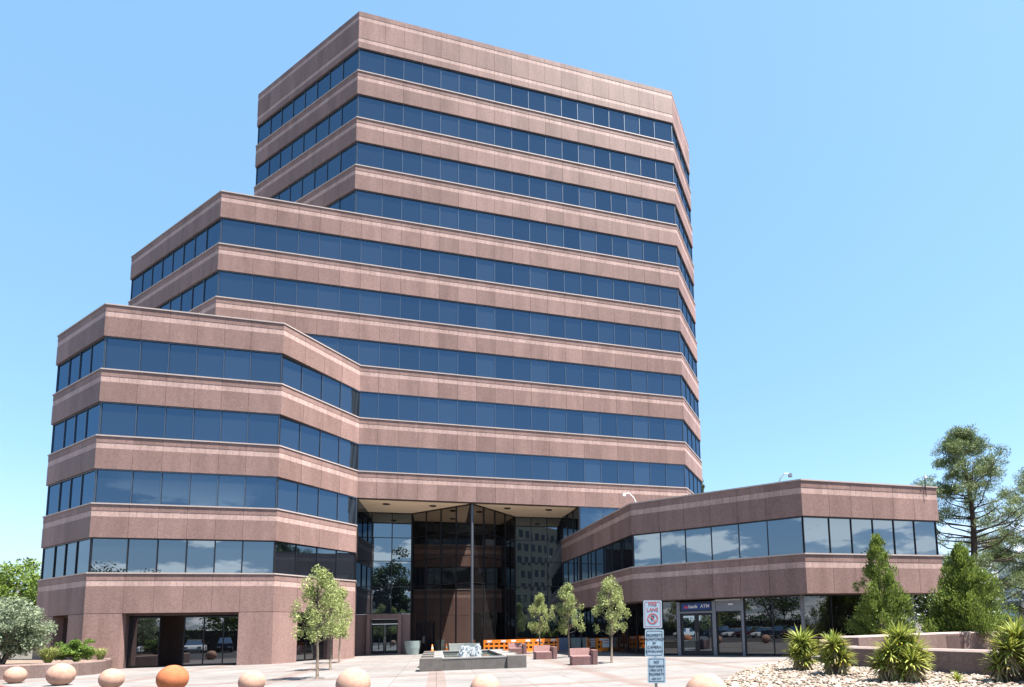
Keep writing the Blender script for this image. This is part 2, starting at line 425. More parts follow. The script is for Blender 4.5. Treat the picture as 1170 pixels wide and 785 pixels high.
def windows(parent, chain, z0, z1, edges=None, glass=None):
    I0 = offset(chain, GIN)
    for e in range(len(chain) - 1):
        if edges is not None and e not in edges: continue
        A, B = chain[e], chain[e + 1]; t = (B - A) / np.linalg.norm(B - A); I = list(I0)
        if A is L2:                                # this face's glass line splays a little behind the stone
            n_ = V2(-t[1], t[0]); I[e] = I0[e] + n_ * .19; I[e + 1] = I0[e + 1] - n_ * .075
        if A is L3:
            tq_ = (L3 - L2) / np.linalg.norm(L3 - L2); I[e] = I0[e] - V2(-tq_[1], tq_[0]) * .075
        off = (I[e] - A) @ t
        o = window_run(parent, A, B, z0, z1, (I[e], I[e + 1]), glass, js=[j - off for j in joints(A, B)])
        if A is L2:
            cm2 = MB(); c_ = (I0[e] + I[e]) / 2; cm2.box((c_[0], c_[1], (z0 + z1) / 2), (.10, .22, z1 - z0 - .006), math.atan2(t[1], t[0])); cm2.build('corner_mullion', FRM, o)

TOWC = [T0b, T0, T1, T2, T3, T3b]; MIDC = [M0b, M0, M1, T2, T3, T3b]; LOWC = [L0b, L0, L1, L2, L3, T2, T3, T3b]
L3r = V2(-19.12, 44.72)
WINGC = [L0b, L0, L1, L2, L3, L3r]
base = (float(L2[0]), float(L2[1]), 0.)
TW = empty('office_tower', base, 'stepped rose granite office tower with blue ribbon windows and lower left wing', 'office building')
st = lambda t: [(t - .71, t - .385)]
for k in (1, 2): pass
spandrel(TW, WINGC, b_(2), t_(2), st(t_(2)))
for k in (3, 4, 5): spandrel(TW, LOWC, b_(k), t_(k), st(t_(k)))
for k in (6, 7, 8): spandrel(TW, MIDC, b_(k), t_(k), st(t_(k)))
for k in (9, 10, 11): spandrel(TW, TOWC, b_(k), t_(k), st(t_(k)))
spandrel(TW, TOWC, TOPB, TOPZ, [(TOPZ - .72, TOPZ - .40), (TOPB + .50, TOPB + .82)], sill=False)
windows(TW, WINGC, t_(1), b_(2), (0, 1, 2, 3, 4), GLC); windows(TW, WINGC, t_(2), b_(3), (0, 1, 2, 3, 4))
for k in (3, 4): windows(TW, LOWC, t_(k), b_(k + 1))
for k in (5, 6, 7): windows(TW, MIDC, t_(k), b_(k + 1))
for k in (8, 9, 10, 11): windows(TW, TOWC, t_(k), b_(k + 1))
# ground storey of the left wing: stone piers round three deep openings
def pier(mb, A, B, a, b, z0, z1, th=.5, d=0.):
    t = (B - A) / np.linalg.norm(B - A); nn = V2(-t[1], t[0])
    mb.prism([A + t * a + nn * d, A + t * b + nn * d, A + t * b + nn * (d + th), A + t * a + nn * (d + th)], z0, z1)
JZ = 3.14
spandrel(TW, WINGC, JZ, t_(1), st(t_(1)), edges=(0, 1, 2, 3, 4))
def wallrun(A, B, opens):
    ln = np.linalg.norm(B - A); t = (B - A) / ln; s = 0
    O = offset([L0b, L0, L1, L2, L3, L3r], .5)
    ch = [L0b, L0, L1, L2, L3, L3r]; ia = [i for i in range(6) if ch[i] is A][0]
    nn = V2(-t[1], t[0])
    segs = []
    for a, b in opens + [(ln, ln)]:
        segs.append((s, a)); s = b
    for a, b in segs:
        o0, o1 = A + t * a, A + t * b
        i0 = O[ia] if a == 0 else o0 + nn * .5; i1 = O[ia + 1] if b == ln else o1 + nn * .5
        gm = MB(); gm.prism([o0, o1, i1, i0], 0, JZ - .025); gm.build('pier', GR, TW)
wallrun(L0b, L0, []); lnL = np.linalg.norm(L1 - L0)
wallrun(L0, L1, [(lnL - 4.35, lnL - 2.10)]); wallrun(L1, L2, [(1.79, 7.64)]); wallrun(L2, L3, [(1.70, 4.52)]); wallrun(L3, L3r, [])
# soffits and deep reveals inside the openings, with their glass
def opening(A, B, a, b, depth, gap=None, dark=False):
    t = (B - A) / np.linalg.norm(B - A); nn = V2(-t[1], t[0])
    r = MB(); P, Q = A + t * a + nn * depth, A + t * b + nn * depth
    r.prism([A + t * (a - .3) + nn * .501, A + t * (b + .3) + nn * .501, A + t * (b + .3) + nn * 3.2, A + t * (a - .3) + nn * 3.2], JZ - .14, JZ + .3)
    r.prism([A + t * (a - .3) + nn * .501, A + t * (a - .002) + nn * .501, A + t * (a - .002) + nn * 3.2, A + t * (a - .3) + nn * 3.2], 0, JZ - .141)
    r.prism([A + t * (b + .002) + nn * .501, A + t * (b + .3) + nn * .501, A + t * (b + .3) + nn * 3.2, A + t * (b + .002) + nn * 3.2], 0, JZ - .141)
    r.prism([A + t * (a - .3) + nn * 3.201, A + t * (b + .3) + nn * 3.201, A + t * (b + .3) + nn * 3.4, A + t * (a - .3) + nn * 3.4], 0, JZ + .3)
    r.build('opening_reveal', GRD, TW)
    spans = [(0, b - a)] if gap is None else [(0, gap[0]), (gap[1], b - a)]
    for s0, s1 in spans:
        n = max(1, round((s1 - s0) / 1.2)); w_ = s1 - s0
        window_run(TW, None, None, .06, JZ - .2, (P + t * s0, P + t * s1), GLD, js=[w_ * i / n for i in range(1, n)])
opening(L1, L2, 1.79, 7.64, .9, gap=(1.55, 2.75)); opening(L2, L3, 1.70, 4.52, .9); opening(L0, L1, lnL - 4.35, lnL - 2.10, .9)
# recessed glass entrance below the overhang
g0, g1, gp, g2, g3, g4 = L3r + VV * .0, V2(-15.14, 45.80), V2(-9.49, 42.62), V2(-7.00, 48.01), V2(-2.97, 49.04), V2(-1.34, 44.56)
ZS = b_(3)
g0 = L3r - U * .5
hb = (t_(1), b_(2), t_(2))
def curtain(A, B, n, z0=.05, z1=ZS - .02, hbars=hb, glass=None):
    ln = np.linalg.norm(B - A)
    return window_run(TW, None, None, z0, z1, (A, B), glass or GLD, js=[ln * i / n for i in range(1, n)], hbars=hbars, fw=.07)
curtain(g0, g1, 3, 3.2, glass=GLC); curtain(g1, gp, 4, glass=GLP); curtain(gp, g2, 4, glass=GLP); curtain(g2, g3, 3, glass=GLC); curtain(g3, g4, 3, glass=GLC)
g5 = T1 + U * ((g4 - T1) @ U) + VV * GIN
T2i = T2 + VV * GIN
window_run(TW, None, None, .05, ZS - .02, (g5, T2i), GL, js=[1.43 * i + .6 for i in range(1, 8)], hbars=hb)
T2j = offset([T1, T2, T3], GIN)[1]; T3j = offset([T2, T3, T3b], GIN)[1]
window_run(TW, None, None, .05, ZS - .02, (T2j, T3j), GL, js=[1.5, 3.0, 4.5], hbars=hb)
mb = MB(); mb.tube([(*gp, 0), (*gp, ZS - .01)], .10, 12); mb.build('entrance_mullion_post', FRP, TW)
mb = MB(); mb.tube([(*g4, 0), (*g4, ZS - .01)], .10, 10); mb.tube([(*g3, 0), (*g3, ZS - .01)], .08, 10); mb.build('corner_mullion', FRM, TW)
# soffit of the overhang, with downlights
mb = MB(); s_in = [L3 + VV * .63, T2 + VV * .63 - U * .3, T2 + VV * 6, g3 + VV * .2 + U * 2, g2 + VV * .3, gp + VV * 5.6, g1 + VV * 1.5, L3r + VV * 1.5]
mb.prism([L3 + VV * .622, T2 + VV * .622 - U * .4, T2 + VV * 7 - U * .4, L3r + VV * 7 + U * 1], ZS - .0, ZS + .18)
mb.build('soffit', SOF, TW)
for x, y in ((-15.93, 42.15), (-12.67, 43.13), (-7.10, 44.56), (-3.85, 45.50)):
    mb = MB(); mb.lathe([(.0, -.001), (.19, -.001), (.19, -.05), (.27, -.05), (.27, .0)], (x, y, ZS - .002), 20)
    mb.build('downlight', LENSD, TW)
# granite portal with a pair of glazed doors in the left bay
ln01 = np.linalg.norm(g1 - g0); d0_, d1_ = ln01 - 3.05, ln01 - .98; p0, p1 = ln01 - 3.32, ln01 - .72
pm = MB()
for a, b, z0, z1, d, th in ((0, p0, 0, 3.19, 0, .35), (p1, ln01, 0, 3.19, 0, .35), (p0, d0_, 0, 3.19, -.3, 1.2), (d1_, p1, 0, 3.19, -.3, 1.2), (d0_, d1_, 2.81, 3.19, -.3, 1.2)):
    pier(pm, g0, g1, a + .002, b - .002, z0, z1, th, d)
pm.build('entrance_portal', GRD if False else GR, TW)
uu = U; rzU = math.atan2(U[1], U[0])
def door_leaf(parent, P, t, wd, h, z0=.02, hand=1, glass=None, frame=None, stile=.11):
    """one framed glass door leaf from P along t"""
    nn = V2(-t[1], t[0]); rz = math.atan2(t[1], t[0]); fr = MB()
    def bar(a, b, za, zb): c = P + t * (a + b) / 2; fr.box((c[0], c[1], (za + zb) / 2), (b - a, .06, zb - za), rz)
    bar(0, stile, z0, h); bar(wd - stile, wd, z0, h); bar(stile, wd - stile, h - .14, h); bar(stile, wd - stile, z0, z0 + .26)
    o = fr.build('door', frame or FRM, parent)
    g = MB(); a, b = P + t * stile, P + t * (wd - stile)
    g.poly([(*a, z0 + .26), (*b, z0 + .26), (*b, h - .14), (*a, h - .14)]); g.build('pane', glass or GLC, o)
    hd = MB(); c = P + t * (wd - stile / 2 if hand > 0 else stile / 2) - nn * .09
    hd.tube([(*c, .85), (*c, 1.35)], .018, 8)
    for z in (.9, 1.3): hd.tube([(*c, z), (*(c + nn * .08), z)], .012, 6)
    hd.build('handle', STEEL, o); return o
Pd = g0 + U * (d0_ + .03) + VV * .62; wd = (d1_ - d0_ - .06) / 2
door_leaf(TW, Pd, U, wd - .005, 2.40, hand=1); door_leaf(TW, Pd + U * (wd + .005), U, wd - .005, 2.40, hand=-1)
mb = MB(); c = Pd + U * wd; mb.box((c[0], c[1], 2.61), (2 * wd, .08, .37), rzU); mb.build('door_transom', FRM, TW)
tq = (gp - g1) / np.linalg.norm(gp - g1); nq = V2(-tq[1], tq[0])
Pq = g1 + tq * .7 - nq * .09
door_leaf(TW, Pq, tq, .92, 2.5, hand=1, glass=GLD); door_leaf(TW, Pq + tq * .93, tq, .92, 2.5, hand=-1, glass=GLD)
# solid infill added inside the storeys to block light, with roofs
cm_ = MB()
def core(ch, z0, z1, d): cm_.prism(offset(ch, d), z0, z1)
core(TOWC, t_(8) - .6, TOPZ - .5, .8); core(MIDC, ZS + .3, t_(8) - .35, .8)
LC = [L0b, L0, L1, L2, L3, L3 + U * 3 + VV * .01]
cm_.prism([p for p in offset([L0b, L0, L1, L2, L3], .7)] + [M1 + VV * 6 + U * 8, M0 + VV * 3 + U * 3], JZ + .4, t_(5) - .35)
cm_.build('infill_and_roof', COREM, TW)
ic = MB(); ic.prism(offset([L0b, L0, L1, L2, L3], 4.4) + [g0 + VV * .8, g0 + VV * 3 - U * 8], .0, JZ + .39); ic.build('inner_infill', JOINT, TW)  # unseen ground-storey infill, added behind the openings

# ------------------------------------------------------------------ two-storey annex
AX = empty('low_annex', (float(R2[0]), float(R2[1]), 0.), 'two storey rose granite annex with bank doors, right of the tower', 'office building')
ANX = [R0, R1, R2, R3, R3b]
AB1 = 3.313
spandrel(AX, ANX, b_(2), t_(2), st(t_(2))); spandrel(AX, ANX, AB1, t_(1), st(t_(1)))
windows(AX, ANX, t_(1), b_(2), glass=GLC)
mb = MB(); ch = offset(ANX, .62); mb.prism(ch + [T2 + VV * 2 - U * 2, R0 + U * 1.5 + VV * 1], b_(2) - .3, t_(2) - .3)
mb.prism(offset(ANX, .621) + [T2 - U * 2, R0 + U * 1.5], AB1 + .005, AB1 + .25)
mb.build('infill_and_roof', COREM, AX)  # added infill inside the annex, its top forming the roof
SB = 1.2
GC = offset(ANX, SB)
mb = MB(); ribbon(mb, ANX, AB1 - .0, AB1 + .10, .63, SB + .5); mb.build('soffit', SOFD, AX)
mb = MB(); mb.prism(offset(ANX, 3.2) + [R3b - U * 12], 0, AB1); mb.build('inner_infill', JOINT, AX)  # unseen infill added behind the shop glass
def gf(e, a, b, n, z0=.05, z1=AB1 - .01, glass=None, hbars=()):
    t = (GC[e + 1] - GC[e]) / np.linalg.norm(GC[e + 1] - GC[e]); P, Q = GC[e] + t * a, GC[e] + t * b
    window_run(AX, None, None, z0, z1, (P, Q), glass or GLA, js=[(b - a) * i / n for i in range(1, n)], fw=.06, hbars=hbars)
ge = [np.linalg.norm(GC[i + 1] - GC[i]) for i in range(4)]
gf(0, 0, ge[0], 9)
ANo = [R1 + V2(.5, .866) * SB, R2 + V2(.5, .866) * SB]
t12 = (GC[2] - GC[1]) / ge[1]
s_of = lambda s: s - ((GC[1] - ANo[0]) @ t12)
gf(1, 0, s_of(2.40), 2); gf(1, s_of(4.86), s_of(6.35), 1, z1=2.55, z0=.12); gf(1, s_of(6.50), ge[1], 2)
gf(2, 0, ge[2], 4); gf(3, 0, ge[3], 6)
n12 = V2(-t12[1], t12[0]); rz12 = math.atan2(t12[1], t12[0]); B1 = GC[1]
def bx12(name, a, b, z0, z1, dd, th, mat):
    mb = MB(); c = B1 + t12 * s_of((a + b) / 2) + n12 * dd; mb.box((c[0], c[1], (z0 + z1) / 2), (b - a, th, z1 - z0), rz12)
    return mb.build(name, mat, AX)
bx12('door_surround', 2.41, 2.62, 0, AB1 - .12, -.06, .20, FRG); bx12('door_surround', 4.64, 4.85, 0, AB1 - .12, -.06, .20, FRG)
bx12('door_surround', 2.62, 4.64, 2.50, 2.60, -.05, .18, FRG); bx12('door_surround', 6.355, 6.495, 0, AB1 - .02, -.06, .20, FRG)
bx12('sign_backing', 2.62, 4.64, 2.601, 3.18, -.03, .14, FRM); bx12('metal_fascia', 4.86, 6.35, 2.56, 3.16, -.04, .16, FRG)
bx12('metal_fascia', 4.86, 6.35, 3.161, 3.25, -.09, .3, STEEL); bx12('window_plinth', 4.86, 6.35, 0, .115, -.02, .14, FRM)
P12 = B1 + t12 * s_of(2.64) - n12 * .03
door_leaf(AX, P12, t12, .985, 2.49, hand=1, frame=FRM, stile=.13); door_leaf(AX, P12 + t12 * .995, t12, .985, 2.49, hand=-1, frame=FRM, stile=.13)
def text(name, s, size, P, t, z, mat, parent, ext=.003, al='CENTER', sx=1.0, bold=.0):
    cu = bpy.data.curves.new(name, 'FONT'); cu.body = s; cu.size = size; cu.extrude = ext; cu.align_x = al; cu.align_y = 'CENTER'; cu.offset = bold
    cu.materials.append(mat); tmp = bpy.data.objects.new(name, cu); COL.objects.link(tmp)
    me = bpy.data.meshes.new_from_object(tmp.evaluated_get(bpy.context.evaluated_depsgraph_get())); bpy.data.objects.remove(tmp); bpy.data.curves.remove(cu)
    me.materials.clear(); me.materials.append(mat)
    o = bpy.data.objects.new(name, me); COL.objects.link(o)
    o.parent = parent; pb = Vector(parent['_b'])
    o.matrix_local = Matrix.Translation(Vector((P[0], P[1], z)) - pb) @ Matrix.Rotation(math.atan2(t[1], t[0]), 4, 'Z') @ Matrix.Rotation(math.pi / 2, 4, 'X') @ Matrix.Diagonal((sx, 1, 1, 1))
    return o
sb = bx12('sign_panel', 2.72, 4.55, 2.68, 3.10, -.115, .05, BLUE)
q = lambda s, d: B1 + t12 * s_of(s) + n12 * d
text('lettering', 'us', .30, q(3.02, -.145), t12, 2.89, REDW, sb, bold=.006); text('lettering', 'bank', .30, q(3.46, -.145), t12, 2.89, WHITE, sb, bold=.006)
text('lettering', 'ATM', .27, q(4.20, -.145), t12, 2.89, WHITE, sb, bold=.004)
pm = MB(); c = q(3.05, -.065); pm.box((c[0], c[1], 1.45), (.24, .004, .3), rz12); pm.build('paper_notice', WHITE, AX)
pm = MB(); c = q(5.75, -.13); pm.box((c[0], c[1], 2.95), (.28, .02, .09), rz12); pm.build('number_plate', WHITE, AX)
pc = MB()
for c in (GC[2], GC[3]): pc.tube([(c[0], c[1], 0), (c[0], c[1], AB1 - .005)], .11, 12)
pc.build('corner_mullion', FRG, AX)

# roof-edge security lights
def seclight(P, dirv, h, lab, white=True):
    o = empty('security_light', (P[0], P[1], P[2]), lab, 'security light', 'security lights on the annex roof edge')
    m = MB(); d = Vector((dirv[0], dirv[1], 0)).normalized(); p = Vector(P)
    m.tube([p, p + Vector((0, 0, h * .55)) + d * h * .25, p + Vector((0, 0, h)) + d * h * .7, p + Vector((0, 0, h * .98)) + d * h * 1.25], .036, 8)
    m.build('arm', LAMPW if white else STEEL, o)
    hd = MB(); e = p + Vector((0, 0, h * .85)) + d * h * 1.3; hd.box(e, (.19, .16, .2), math.atan2(d.y, d.x), taper=.7); hd.build('lamp_head', LAMPW if white else FRG, o)
    ln_ = MB(); ln_.box(e - Vector((0, 0, .112)), (.15, .12, .02), math.atan2(d.y, d.x)); ln_.build('lens', LENSD, o)
    return o
z2 = t_(2) + .08
seclight((2.55, 34.75, z2), (-1, -.2), .60, 'white security light arm at the bend of the annex roof edge beside the tower')
seclight((10.1, 30.4, z2), (1, .0), .5, 'slim grey security light on the roof at the annex front corner', False)
m = empty('security_light', (18.95, 32.1, z2), 'short post floodlight on the annex parapet nearest the tall pine', 'security light', 'security lights on the annex roof edge')
k = MB(); k.tube([(18.95, 31.76, t_(2) - .55), (18.95, 31.76, z2 + .45)], .022, 8); k.build('post', FRM, m)
k = MB(); k.box((18.95, 31.7, z2 + .5), (.12, .15, .12), 0, taper=.75); k.build('lamp_head', LAMPW, m)

# ------------------------------------------------------------------ ground
def sheet(name, pts, z, mat, th=None):
    mb = MB()
    if th: mb.prism(pts, z - th, z)
    else: mb.poly([(p[0], p[1], z) for p in pts])
    return tag(mb.build(name, mat), kind='structure')
sheet('ground', [(-2500, -2500), (2500, -2500), (2500, 2500), (-2500, 2500)], -.14, plain('desert_ground', (.10, .088, .065), .95, var=.3, scale=.05))
sheet('road', [(-160, 8.9), (-60, 8.9), (-60, -60), (160, -60), (160, 2), (-2, 2), (-2, 6.5), (-26, 19.6), (-33, 30), (-160, 32)][::1], -.132, ASPH)
kl = [V2(-45, 33.0), V2(-33, 27.4), V2(-24.6, 22.9), V2(-13.5, 16.0), V2(-2.5, 8.9), V2(10, 2.4), V2(30, -5)]
pl_ = [tuple(p) for p in offset(kl, .16)]
sheet('plaza', pl_[1:] + [(120, -5), (120, 60), (-3, 60), (-33, 44), (-33.5, 28)], 0., PAVE)
mb = MB()
ribbon(mb, kl, -.14, .012, 0, .16); tag(mb.build('kerb', REDP), kind='structure')
# parking-bay lines behind the camera
mb = MB()
for i in range(14): mb.box((-46 + i * 2.9, -6.2, -.126), (.1, 5.0, .004))
tag(mb.build('parking_markings', WHITE), kind='structure')

# ------------------------------------------------------------------ round concrete bollards
def weathered(name, col):
    m, nt, out = newmat(name); p = N(nt, 'ShaderNodeBsdfPrincipled', i_Roughness=.88); tc = N(nt, 'ShaderNodeTexCoord'); L = nt.links
    p.inputs['Specular IOR Level'].default_value = .2
    oi = N(nt, 'ShaderNodeObjectInfo'); ad = N(nt, 'ShaderNodeVectorMath', operation='ADD'); L.new(tc.outputs['Object'], ad.inputs[0]); L.new(oi.outputs['Location'], ad.inputs[1])
    def nz(sc, d, r, a, b):
        n = N(nt, 'ShaderNodeTexNoise', i_Scale=sc, i_Detail=d, i_Roughness=r); L.new(ad.outputs[0], n.inputs['Vector']); return n.outputs[0], ramp(nt, n.outputs[0], [a, b])
    _, c1 = nz(3.2, 8., .7, (.3, tuple(c * .72 for c in col)), (.66, tuple(min(1, c * 1.18) for c in col)))
    _, c2 = nz(9., 6., .75, (.33, (.62, .60, .58)), (.43, (1, 1, 1)))
    h, c3 = nz(60., 4., .7, (.3, (.85, .85, .85)), (.7, (1.1, 1.1, 1.1)))
    col2 = mix(nt, 1., mix(nt, .7, c1, c2, 'MULTIPLY'), c3, 'MULTIPLY'); L.new(col2, p.inputs['Base Color'])
    b = N(nt, 'ShaderNodeBump', i_Strength=.6, i_Distance=.012); L.new(h, b.inputs['Height']); L.new(b.outputs[0], p.inputs['Normal'])
    L.new(p.outputs[0], out.inputs[0]); return m
TERRA = weathered('weathered_peach_concrete', (.365, .225, .170)); TERRO = weathered('weathered_orange_concrete', (.35, .118, .052))
def ball(x_, y_, D, lab, mat, dirt=0):
    mb = MB(); n = 28; pr = []
    r = D / 2
    for i in range(n + 1):
        a = -math.pi / 2 + math.pi * i / n
        pr.append((max(r * math.cos(a), .001), r + r * math.sin(a) - .03))
    mb.lathe(pr, (x_, y_, 0), 40)
    o = mb.build('ball_bollard', mat, loc=(x_, y_, 0.), smooth=True)
    return tag(o, lab, 'bollard', 'ball bollards along the kerb')
def atpix(px, d):
    """x on the ground under image column px at depth d (calibration helper)"""
    return (px - 682.09 + (px - 682.09) * 0 ) / 644.557 * d
BL = [(23, 23.3, .70, 'smallest peach concrete ball bollard, farthest left in front of the planter wall', TERRA),
      (74.5, 21.8, .86, 'large peach ball bollard in front of the end of the curved planter wall', TERRA),
      (132, 20.0, .72, 'small peach ball bollard just left of the orange ball', TERRA),
      (201, 18.5, .87, 'deep orange concrete ball bollard, only orange one of the row', TERRO),
      (290.5, 17.4, .72, 'small pale ball bollard between the orange ball and the trio of trees', TERRA),
      (405, 15.2, .86, 'large pale ball bollard in front of the left wing corner, right of the trees', TERRA),
      (553.5, 13.9, .72, 'small pale ball bollard just in front of the fountain', TERRA),
      (802, 11.1, .86, 'nearest large peach ball bollard beside the sign post', TERRA)]
for px, d, D, lab, mt in BL:
    yh = 724 - (px - 400) * .0213
    ball(atpix(px, d) , d, D, lab, mt)

# ------------------------------------------------------------------ fountain
FU, FV = U, VV; F0 = V2(-7.85, 24.95)
FO = empty('fountain', (float(F0[0]), float(F0[1]), 0.), 'low square grey stone fountain basin with white water jets', 'fountain')
fp = lambda a, b: F0 + FU * a + FV * b
W_, D_ = 4.55, 9.9; TH = .56
mb = MB()
for a0, a1, b0, b1 in ((.62, W_ - .1, .10, .42), (.62, W_ - .1, D_ - .42, D_ - .1), (.62, 1.02, .421, D_ - .421), (W_ - .75, W_ - .1, .421, D_ - .421)):
    mb.prism([fp(a0, b0), fp(a1, b0), fp(a1, b1), fp(a0, b1)], 0, TH - .06)
wl = mb.build('basin_wall', STONE, FO)
mb = MB()
for a0, a1, b0, b1 in ((.96, W_ - .73, .085, .44), (.96, W_ - .73, D_ - .44, D_ - .085), (.60, 1.05, .441, D_ - .441), (W_ - .77, W_ - .085, .441, D_ - .441)):
    mb.prism([fp(a0, b0), fp(a1, b0), fp(a1, b1), fp(a0, b1)], TH - .059, TH)
mb.build('coping', STONET, FO)
for i, b0 in enumerate((0, 2.85, 5.7, 8.55)):
    for a0, a1 in ((0, .955), (W_ - .725, W_ + .15)):
        mb = MB(); mb.prism([fp(a0, b0), fp(a1, b0), fp(a1, b0 + 1.25), fp(a0, b0 + 1.25)], 0, TH + .004); mb.build('end_block', STONE, FO, bevel=.012)
mw, ntw, ow = newmat('fountain_water'); pw = N(ntw, 'ShaderNodeBsdfPrincipled', i_Roughness=.05); pw.inputs['Base Color'].default_value = (.08, .10, .09, 1)
nz = N(ntw, 'ShaderNodeTexNoise', i_Scale=7., i_Detail=3.); bz = N(ntw, 'ShaderNodeBump', i_Strength=.5, i_Distance=.03); ntw.links.new(nz.outputs[0], bz.inputs['Height']); ntw.links.new(bz.outputs[0], pw.inputs['Normal']); ntw.links.new(pw.outputs[0], ow.inputs[0])
mb = MB(); mb.poly([(*p, TH - .16) for p in (fp(.9, .4), fp(W_ - .7, .4), fp(W_ - .7, D_ - .4), fp(.9, D_ - .4))]); mb.build('water', mw, FO)
FOAM = plain('white_foam', (.70, .73, .76), .4, var=.04)
FOAM, nf_, of_ = newmat('white_water_foam'); df_ = N(nf_, 'ShaderNodeBsdfDiffuse'); df_.inputs[0].default_value = (.72, .75, .78, 1); tf_ = N(nf_, 'ShaderNodeBsdfTranslucent'); tf_.inputs[0].default_value = (.78, .80, .82, 1)
mf_ = N(nf_, 'ShaderNodeMixShader'); mf_.inputs[0].default_value = .5; nf_.links.new(df_.outputs[0], mf_.inputs[1]); nf_.links.new(tf_.outputs[0], mf_.inputs[2]); nf_.links.new(mf_.outputs[0], of_.inputs[0])
rg = random.Random(3)
for i in range(4):
    mb = MB(); c = fp(2.05 + .25 * i, 4.4 + rg.uniform(-.5, .5)); h = rg.uniform(.38, .6)
    pr = [(.16, 0), (.13, .2 * h), (.11, .45 * h), (.08, .7 * h), (.04, .9 * h), (.005, h)]
    mb.lathe(pr, (c[0], c[1], TH - .17), 10)
    for _ in range(620):
        z = rg.random() ** .8 * h * 1.08; a = rg.uniform(0, 6.28); r = abs(rg.gauss(0, .11)) * (1.15 - z / h * .7)
        mb.box((c[0] + r * math.cos(a), c[1] + r * math.sin(a), TH - .15 + z), (rg.uniform(.006, .022),) * 3, rg.uniform(0, 3))
    o = mb.build('water_jet', FOAM, FO)
    for v in o.data.vertices: v.co.x += rg.gauss(0, .018); v.co.y += rg.gauss(0, .018); v.co.z += rg.gauss(0, .02)

# ------------------------------------------------------------------ planters, cone
def bowl(x, y, rb, rt, h, lab):
    mb = MB(); mb.lathe([(.01, 0), (rb, 0), (rb * 1.04, .05), ((rb + rt) / 2 * 1.05, h * .5), (rt, h), (rt, h + .02), (rt - .06, h + .02), (rt - .10, h - .15), (.01, h - .15)], (x, y, 0), 36)
    tag(mb.build('planter_bowl', POT, loc=(x, y, 0.), smooth=False), lab, 'planter')
bowl(-14.35, 43.9, .44, .62, 1.02, 'round verdigris planter bowl beside the granite entrance portal')
def tub(x, y, w, h, lab, mat=POT, rz=.27):
    mb = MB(); M = Matrix.Translation((x, y, 0)) @ Matrix.Rotation(rz, 4, 'Z')
    o_, i_ = w / 2, w / 2 - .07; b = w / 2 * .86
    ring = lambda s, z: [M @ Vector((sx_ * s, sy_ * s, z)) for sx_, sy_ in ((-1, -1), (1, -1), (1, 1), (-1, 1))]
    vs = ring(b, 0) + ring(o_, h) + ring(i_, h) + ring(i_, h - .15)
    fs = [(3, 2, 1, 0)] + [(k * 4 + j, k * 4 + (j + 1) % 4, k * 4 + 4 + (j + 1) % 4, k * 4 + 4 + j) for k in range(3) for j in range(4)] + [(12, 13, 14, 15)]
    mb.mesh(vs, fs); tag(mb.build('square_planter', mat, loc=(x, y, 0.)), lab, 'planter')
POTL = plain('pale_sage_planter', (.40, .43, .40), .7, var=.1)
tub(-10.50, 42.1, 1.12, .80, 'pale sage square planter behind the water jets, left one of the pair', POTL); tub(-9.30, 41.7, 1.12, .80, 'darker sage square planter next to the orange barrier', POT)
tub(-2.95, 45.9, .85, 1.0, 'blue grey square planter between the trees by the glass', plain('blue_grey_planter', (.20, .24, .33), .7)); tub(-1.55, 45.0, 1.15, 1.0, 'grey green square planter just left of the right barriers', POT)
CN = empty('traffic_cone', (-12.75, 43.6, 0.), 'orange and white traffic cone standing before the dark glass doors', 'traffic cone')
mb = MB(); mb.lathe([(.15, .03), (.11, .26), (.085, .40)], (-12.75, 43.6, 0), 20); mb.lathe([(.055, .58), (.03, .74), (.005, .74)], (-12.75, 43.6, 0), 20); mb.build('body', ORANGE, CN, smooth=True)
mb = MB(); mb.lathe([(.085, .40), (.055, .58)], (-12.75, 43.6, 0), 20); mb.build('reflective_band', WHITE, CN, smooth=True)
mb = MB(); mb.box((-12.75, 43.6, .017), (.36, .36, .034)); mb.build('base', ORANGE, CN)

# ------------------------------------------------------------------ orange plastic barriers
def barrier_proto():
    o = empty('plastic_barrier', (0, 0, 0), 'x', 'barrier', 'orange plastic barriers round the plaza works')
    mb = MB(); W, H = 1.98, 1.0
    # a panel with two rows of openings: rails and posts butted end to end
    xs = np.linspace(-W / 2, W / 2, 6); pw_ = .12
    rails = [(.06, .28), (.46, .62), (.76, H)]
    for a, b in rails: mb.box((0, 0, (a + b) / 2), (W, .05, b - a))
    for x in xs:
        xx = min(max(x, -W / 2 + pw_ / 2), W / 2 - pw_ / 2)
        for a, b in ((.28, .46), (.62, .76)): mb.box((xx, 0, (a + b) / 2), (pw_, .046, b - a - .004))
    mb.build('barrier_panel', ORANGE, o)
    for x in (-.55, .55):
        r = MB(); r.box((x, -.028, .89), (.34, .006, .15)); r.build('reflector', WHITE, o)
    for x in (-.7, .7):
        f = MB(); f.box((x, 0, .05), (.12, .52, .10), taper=.85); f.build('foot', BLACK if False else ORANGE, o)
    return o
BR = [(-7.75, 43.2, -.05, 'orange barrier panel next to the darker square planter'), (-5.95, 43.5, .22, 'orange barrier panel behind the smallest concrete seat'),
      (-4.05, 43.9, .10, 'last orange barrier of the left run, ending by the blue planter'),
      (-.45, 42.9, 1.15, 'orange barrier seen nearly end on, with a notice board, behind the right tree'), (.75, 42.1, .30, 'orange barrier with a white notice directly behind the right tree trunk'),
      (2.35, 42.3, -.02, 'orange barrier with yellow tape just left of the sign post')]
bp = None
for i, (x, y, a, lab) in enumerate(BR):
    if bp is None: bp = barrier_proto(); o = bp
    else: o = copy_tree(bp)
    o.location = (x, y, 0); o.rotation_euler.z = a; o['label'] = lab
